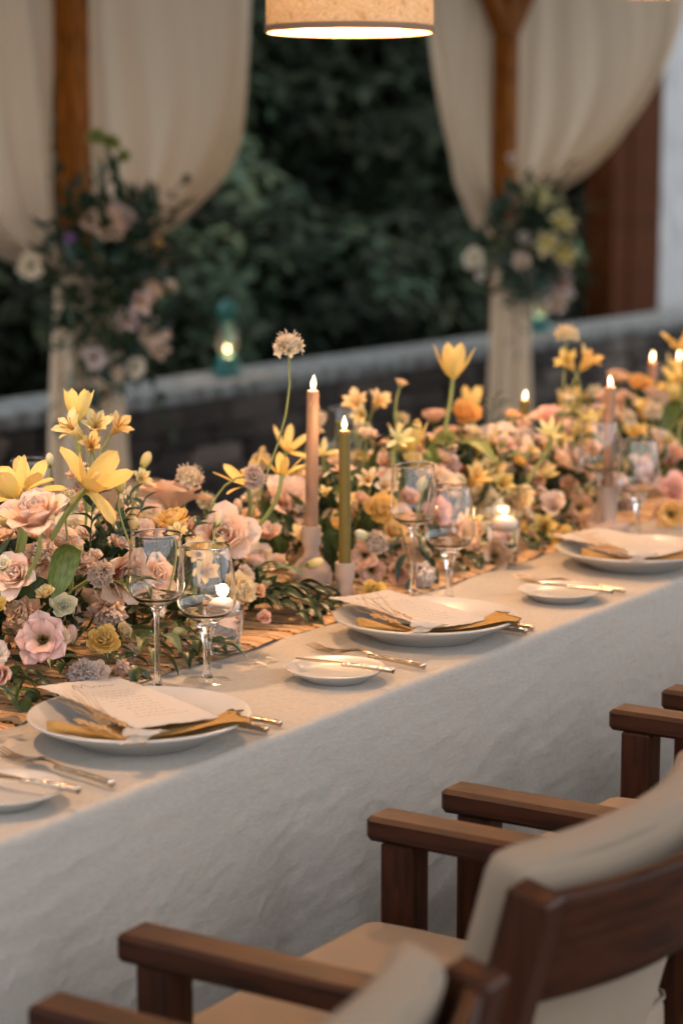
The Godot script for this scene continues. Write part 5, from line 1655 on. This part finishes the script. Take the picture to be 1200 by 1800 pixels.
	bloom(g2, "tulip_open", "yellow", Vector3(4.882, 1.103, -2.150), 0.0411, Vector3(-0.25, 0.97, -0.09), 1)
	bloom(g2, "tulip_star", "yellow", Vector3(4.980, 1.010, -2.200), 0.0392, Vector3(-0.41, 0.90, -0.11), 1)
	bloom(g2, "tulip_star", "yellow", Vector3(5.132, 0.938, -2.250), 0.0404, Vector3(-0.25, 0.95, 0.16), 1)
	bloom(g2, "spray_rose", "blush", Vector3(4.356, 0.815, -2.060), 0.0337, Vector3(-0.69, 0.46, 0.56), 0)
	bloom(g2, "carnation", "mauve", Vector3(4.359, 0.778, -2.040), 0.0393, Vector3(-0.73, 0.36, 0.59), 0)
	bloom(g2, "spray_rose", "pink", Vector3(4.366, 0.855, -2.100), 0.0311, Vector3(-0.65, 0.54, 0.53), 0)
	bloom(g2, "spray_rose", "peach", Vector3(4.410, 0.879, -2.150), 0.0329, Vector3(-0.65, 0.54, 0.53), 0)
	bloom(g2, "bud", "orange", Vector3(4.234, 0.858, -2.020), 0.0159, Vector3(-0.11, 0.95, 0.30), 0)
	bloom(g2, "alstroemeria", "yellow", Vector3(4.452, 0.909, -2.200), 0.0361, Vector3(-0.65, 0.54, 0.53), 0)
	bloom(g2, "carnation", "blush", Vector3(4.263, 0.777, -1.908), 0.0299, Vector3(-0.62, 0.25, 0.75), 0)
	bloom(g2, "bud", "red", Vector3(5.010, 0.859, -2.200), 0.0212, Vector3(-0.49, 0.81, 0.32), 0)
	bloom(g2, "rose", "blush", Vector3(4.855, 0.886, -2.350), 0.0532, Vector3(-0.60, 0.76, 0.26), 0)
	bloom(g2, "rose", "cream", Vector3(4.564, 0.800, -2.120), 0.0484, Vector3(-0.65, 0.54, 0.53), 0)
	bloom(g2, "rose", "peach", Vector3(4.539, 0.884, -2.250), 0.0422, Vector3(-0.64, 0.66, 0.41), 0)
	bloom(g2, "rose", "butter", Vector3(4.781, 0.808, -2.150), 0.0449, Vector3(-0.57, 0.65, 0.49), 0)
	bloom(g2, "rose", "blush", Vector3(4.664, 0.847, -2.200), 0.0442, Vector3(-0.64, 0.66, 0.41), 0)
	fill(g0, 1.75, 3.05, 130, [["carnation", "peach"], ["spray_rose", "blush"], ["spray_rose", "peach"], ["spray_rose", "butter"], ["lisianthus", "blush"], ["ranunculus", "cream"], ["rose", "blush"]])
	fill(g1, 3.30, 4.42, 130, [["spray_rose", "peach"], ["spray_rose", "blush"], ["alstroemeria", "butter"], ["alstroemeria", "yellow"], ["lisianthus", "peach"], ["ranunculus", "butter"], ["carnation", "blush"], ["alstroemeria", "butter"], ["spray_rose", "cream"], ["rose", "blush"], ["ranunculus", "yellow"], ["tulip_cup", "butter"], ["bud", "butter"], ["lisianthus", "cream"]])
	fill(g2, 4.42, 6.5, 150, [["spray_rose", "peach"], ["spray_rose", "blush"], ["alstroemeria", "yellow"], ["alstroemeria", "butter"], ["lisianthus", "butter"], ["carnation", "blush"], ["spray_rose", "cream"], ["rose", "blush"], ["tulip_cup", "yellow"], ["alstroemeria", "butter"], ["ranunculus", "butter"]])
	airy(g0, 1.9, 2.98, 16, [["bud", "butter", 0.015], ["scabiosa", "cream", 0.018], ["alstroemeria", "butter", 0.024], ["spray_rose", "blush", 0.02], ["bud", "blush", 0.016], ["alstroemeria", "cream", 0.024]])
	airy(g1, 3.38, 4.35, 22, [["bud", "butter", 0.015], ["scabiosa", "cream", 0.018], ["alstroemeria", "butter", 0.024], ["spray_rose", "cream", 0.022], ["ranunculus", "peach", 0.024], ["tulip_star", "butter", 0.024], ["bud", "green", 0.012]])
	airy(g2, 4.5, 6.2, 26, [["bud", "butter", 0.015], ["tulip_star", "butter", 0.026], ["alstroemeria", "butter", 0.026], ["spray_rose", "blush", 0.024], ["ranunculus", "peach", 0.026], ["scabiosa", "cream", 0.02]])
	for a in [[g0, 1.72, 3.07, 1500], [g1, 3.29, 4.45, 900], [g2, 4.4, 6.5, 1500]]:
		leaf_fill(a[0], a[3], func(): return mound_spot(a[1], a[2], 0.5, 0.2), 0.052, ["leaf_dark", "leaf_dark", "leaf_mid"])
	for a in [[g0, 1.8, 3.0, 18], [g1, 3.35, 4.4, 16], [g2, 4.45, 6.3, 16]]:
		for i in a[3]:
			var s := mound_spot(a[1], a[2], 0.3)
			var d: Vector3 = s[1] + Vector3(rng.randf_range(-0.6, 0.6), rng.randf_range(-0.1, 0.5), 0.2)
			sprig(a[0], s[0], d, rng.randf_range(0.07, 0.13), 7, 0.042, [0, 1, 0, 2][i % 4], ["leaf_dark", "leaf_mid", "leaf_sage", "leaf_blue"][i % 4], 0.4)
	# named greenery of the photograph: the glossy dark spray before the holders, the ruscus, pale leaves
	for i in 7:
		sprig(g0, Vector3(2.93 + 0.02 * i, TOP + 0.045, -2.08), Vector3(0.45 + 0.09 * i, 0.12, 0.75 - 0.09 * i), 0.13 + 0.006 * i, 9, 0.048, 1, "leaf_dark", 0.45)
	for a in [[2.66, 0.86, -2.14, 0.25, 0.8, 0.1], [2.70, 0.86, -2.16, 0.5, 0.7, 0.0], [2.62, 0.88, -2.14, -0.1, 0.9, 0.15], [2.74, 0.85, -2.12, 0.6, 0.6, 0.2]]:
		sprig(g0, Vector3(a[0], a[1], a[2]), Vector3(a[3], a[4], a[5]), 0.15, 11, 0.036, 1, "leaf_blue", 0.1)
	for i in 8:
		sprig(g0, Vector3(2.2 + 0.075 * i, TOP + 0.05, -2.06), Vector3(rng.randf_range(-0.6, 0.4), rng.randf_range(-0.15, 0.3), 0.8), 0.09, 8, 0.045, 1, ["leaf_dark", "leaf_mid"][i % 2], 0.5)
	sprig(g0, Vector3(2.60, 0.80, -2.02), Vector3(0.45, -0.02, 0.6), 0.12, 5, 0.05, 3, "leaf_sage", 0.1)
	sprig(g1, Vector3(3.40, 0.86, -2.02), Vector3(0.15, -0.5, 0.3), 0.08, 6, 0.065, 0, "leaf_blue", 0.4)
	sprig(g1, Vector3(3.36, 0.86, -2.02), Vector3(-0.2, -0.5, 0.35), 0.07, 5, 0.06, 0, "leaf_blue", 0.4)
	sprig(g1, Vector3(3.33, 0.92, -2.12), Vector3(-0.4, 0.5, 0.25), 0.1, 6, 0.055, 1, "leaf_dark", 0.3)
	for i in 6:
		sprig(g1, Vector3(3.5 + 0.1 * i, TOP + 0.035, -2.04), Vector3(rng.randf_range(-0.4, 0.6), 0.05, 0.8), 0.07, 7, 0.036, 3, "leaf_dark", 0.5)
	# broad green tulip leaves
	for a in [[g0, 2.40, 0.89, -2.03, 0.22, 0.95, 0.02, 0.15, 0.9], [g1, 3.86, 0.86, -2.20, -0.1, 1.0, 0.1, 0.24, 1.2], [g1, 3.66, 0.86, -2.15, -0.1, 1.0, 0.1, 0.15, 0.3], [g2, 4.75, 0.85, -2.15, 0.1, 1.0, 0.1, 0.2, 0.8], [g0, 2.86, 0.82, -2.2, 0.15, 1.0, 0.1, 0.18, 0.6]]:
		var b := Mb.new()
		b.colored = true
		var curl: float = a[8]
		b.grid(12, 5, func(u: float, w: float):
			var t: float = w * 2.0 - 1.0
			var half := 0.15 * pow(sin(PI * pow(u, 0.75)), 0.8) + 0.004
			return [Vector3(t * half, u - 0.55 * curl * u * u * u, absf(t) * half * 0.8 + curl * 0.5 * u * u * u), Color.WHITE])
		var o := put("tulip_leaf", b.build(null), a[0], M.leaf_lime)
		var d := Vector3(a[4], a[5], a[6]).normalized()
		o.transform = Transform3D(Basis(Quaternion(Vector3.UP, d)) * Basis(Vector3.UP, -0.4) * (a[7] as float), Vector3(a[1], a[2], a[3]) - a[0].position)
	# fallen petals on the cloth
	for a in [[2.722, -1.895], [2.742, -1.868], [2.70, -1.86]]:
		var pm := one_petal("fallen", func(b): petal(b, 1.0, 0.42, 1.2, 0.5, -0.3, 0.5, 0.0, 0.1, 0.0, 0.1, 0.05, 1.0, Color(0.95, 0.9, 0.8)))
		var o := put("fallen_petal", pm, self, M.cream)
		o.position = Vector3(a[0], TOP + 0.001, a[1])
		o.rotation.y = rng.randf() * TAU
		o.scale = Vector3.ONE * 0.02
		tag(o, "fallen cream petal on the cloth beside the nearer tumbler", "petal", "fallen petals by the tumbler")

	# ---- bouquets on the posts
	post_bouquet(Vector3(6.33, 1.08, -5.05), "loose dark-leaved bouquet of lilac and white flowers tied on the nearer post", Vector3(0.30, 0.42, 0.2), [
		["lisianthus", "blush", Vector3(-0.10, 0.22, 0.06), 0.088, false], ["lisianthus", "lilac", Vector3(-0.02, 0.24, 0.08), 0.069, false], ["carnation", "violet", Vector3(-0.28, 0.17, 0.05), 0.028, true],
		["carnation", "peach", Vector3(0.03, -0.02, 0.18), 0.045, false], ["carnation", "peach", Vector3(0.20, 0.34, 0.05), 0.037, true], ["spray_rose", "dusty", Vector3(0.17, 0.32, 0.02), 0.031, false],
		["lisianthus", "blush", Vector3(0.02, -0.18, 0.18), 0.062, false], ["alstroemeria", "lilac", Vector3(0.09, -0.17, 0.16), 0.062, false], ["lisianthus", "white", Vector3(0.16, -0.19, 0.12), 0.044, false],
		["lisianthus", "white", Vector3(-0.06, -0.30, 0.16), 0.044, false], ["lisianthus", "lilac", Vector3(-0.22, -0.26, 0.10), 0.050, false], ["spray_rose", "cream", Vector3(-0.14, -0.31, 0.14), 0.037, false],
		["alstroemeria", "blush", Vector3(-0.07, -0.06, 0.2), 0.062, false], ["alstroemeria", "cream", Vector3(0.24, -0.02, 0.1), 0.037, false], ["scabiosa", "lilac", Vector3(0.2, 0.1, 0.1), 0.037, true],
		["alstroemeria", "lilac", Vector3(-0.12, -0.12, 0.17), 0.062, false], ["lisianthus", "white", Vector3(-0.38, 0.07, -0.05), 0.050, false], ["bud", "orange", Vector3(0.1, 0.14, 0.15), 0.037, false],
		["scabiosa", "green", Vector3(-0.06, 0.53, 0.0), 0.033, true], ["scabiosa", "green", Vector3(0.03, 0.51, 0.0), 0.033, true], ["scabiosa", "green", Vector3(0.1, 0.46, 0.0), 0.027, true], ["alstroemeria", "blush", Vector3(0.1, -0.24, 0.14), 0.062, false]], 480)
	post_bouquet(Vector3(9.53, 1.13, -5.03), "bouquet of yellow lilies and dark leaves tied on the farther post", Vector3(0.27, 0.31, 0.18), [
		["lily", "butter", Vector3(-0.06, 0.22, 0.1), 0.081, false], ["lily", "butter", Vector3(0.10, 0.21, 0.08), 0.081, false], ["lily", "butter", Vector3(0.06, 0.10, 0.17), 0.088, false],
		["lily", "butter", Vector3(-0.10, 0.00, 0.17), 0.081, false], ["lily", "butter", Vector3(0.05, -0.05, 0.18), 0.088, false], ["lisianthus", "white", Vector3(-0.19, 0.03, 0.1), 0.037, false],
		["lisianthus", "white", Vector3(-0.50, -0.06, 0.0), 0.056, true], ["spray_rose", "white", Vector3(-0.44, -0.14, 0.0), 0.037, true], ["lisianthus", "lilac", Vector3(-0.22, 0.40, 0.05), 0.036, true],
		["alstroemeria", "lilac", Vector3(0.18, -0.03, 0.1), 0.075, false], ["lisianthus", "lilac", Vector3(0.19, -0.12, 0.1), 0.056, false], ["alstroemeria", "lilac", Vector3(0.12, -0.20, 0.14), 0.088, false],
		["alstroemeria", "white", Vector3(0.16, -0.28, 0.12), 0.100, false], ["alstroemeria", "lilac", Vector3(0.07, -0.3, 0.14), 0.075, false], ["lisianthus", "blush", Vector3(-0.22, -0.08, 0.1), 0.050, false], ["bud", "pink", Vector3(0.2, 0.24, 0.05), 0.044, false]], 360)
	# sprays hung at the farther lamp
	var hg := thing("hanging_spray", Vector3(5.35, 2.02, -2.55), "small spray of leaves and peach flowers hanging behind the farther lamp", "flower spray")
	leaf_fill(hg, 90, func():
		var d := Vector3(rng.randf_range(-1, 1), rng.randf_range(-0.6, 1), rng.randf_range(-0.4, 0.4))
		return [hg.position + d * Vector3(0.16, 0.07, 0.1), d], 0.06, ["leaf_dark"])
	bloom(hg, "carnation", "peach", Vector3(5.33, 1.965, -2.49), 0.03, Vector3(-0.5, -0.3, 0.8))
	var cb := Mb.new()
	cb.tube([Vector3(0, 0.03, 0), Vector3(0, 1.21, 0)], [0.002, 0.002], 5)
	put("cord", cb.build(M.twig), hg)
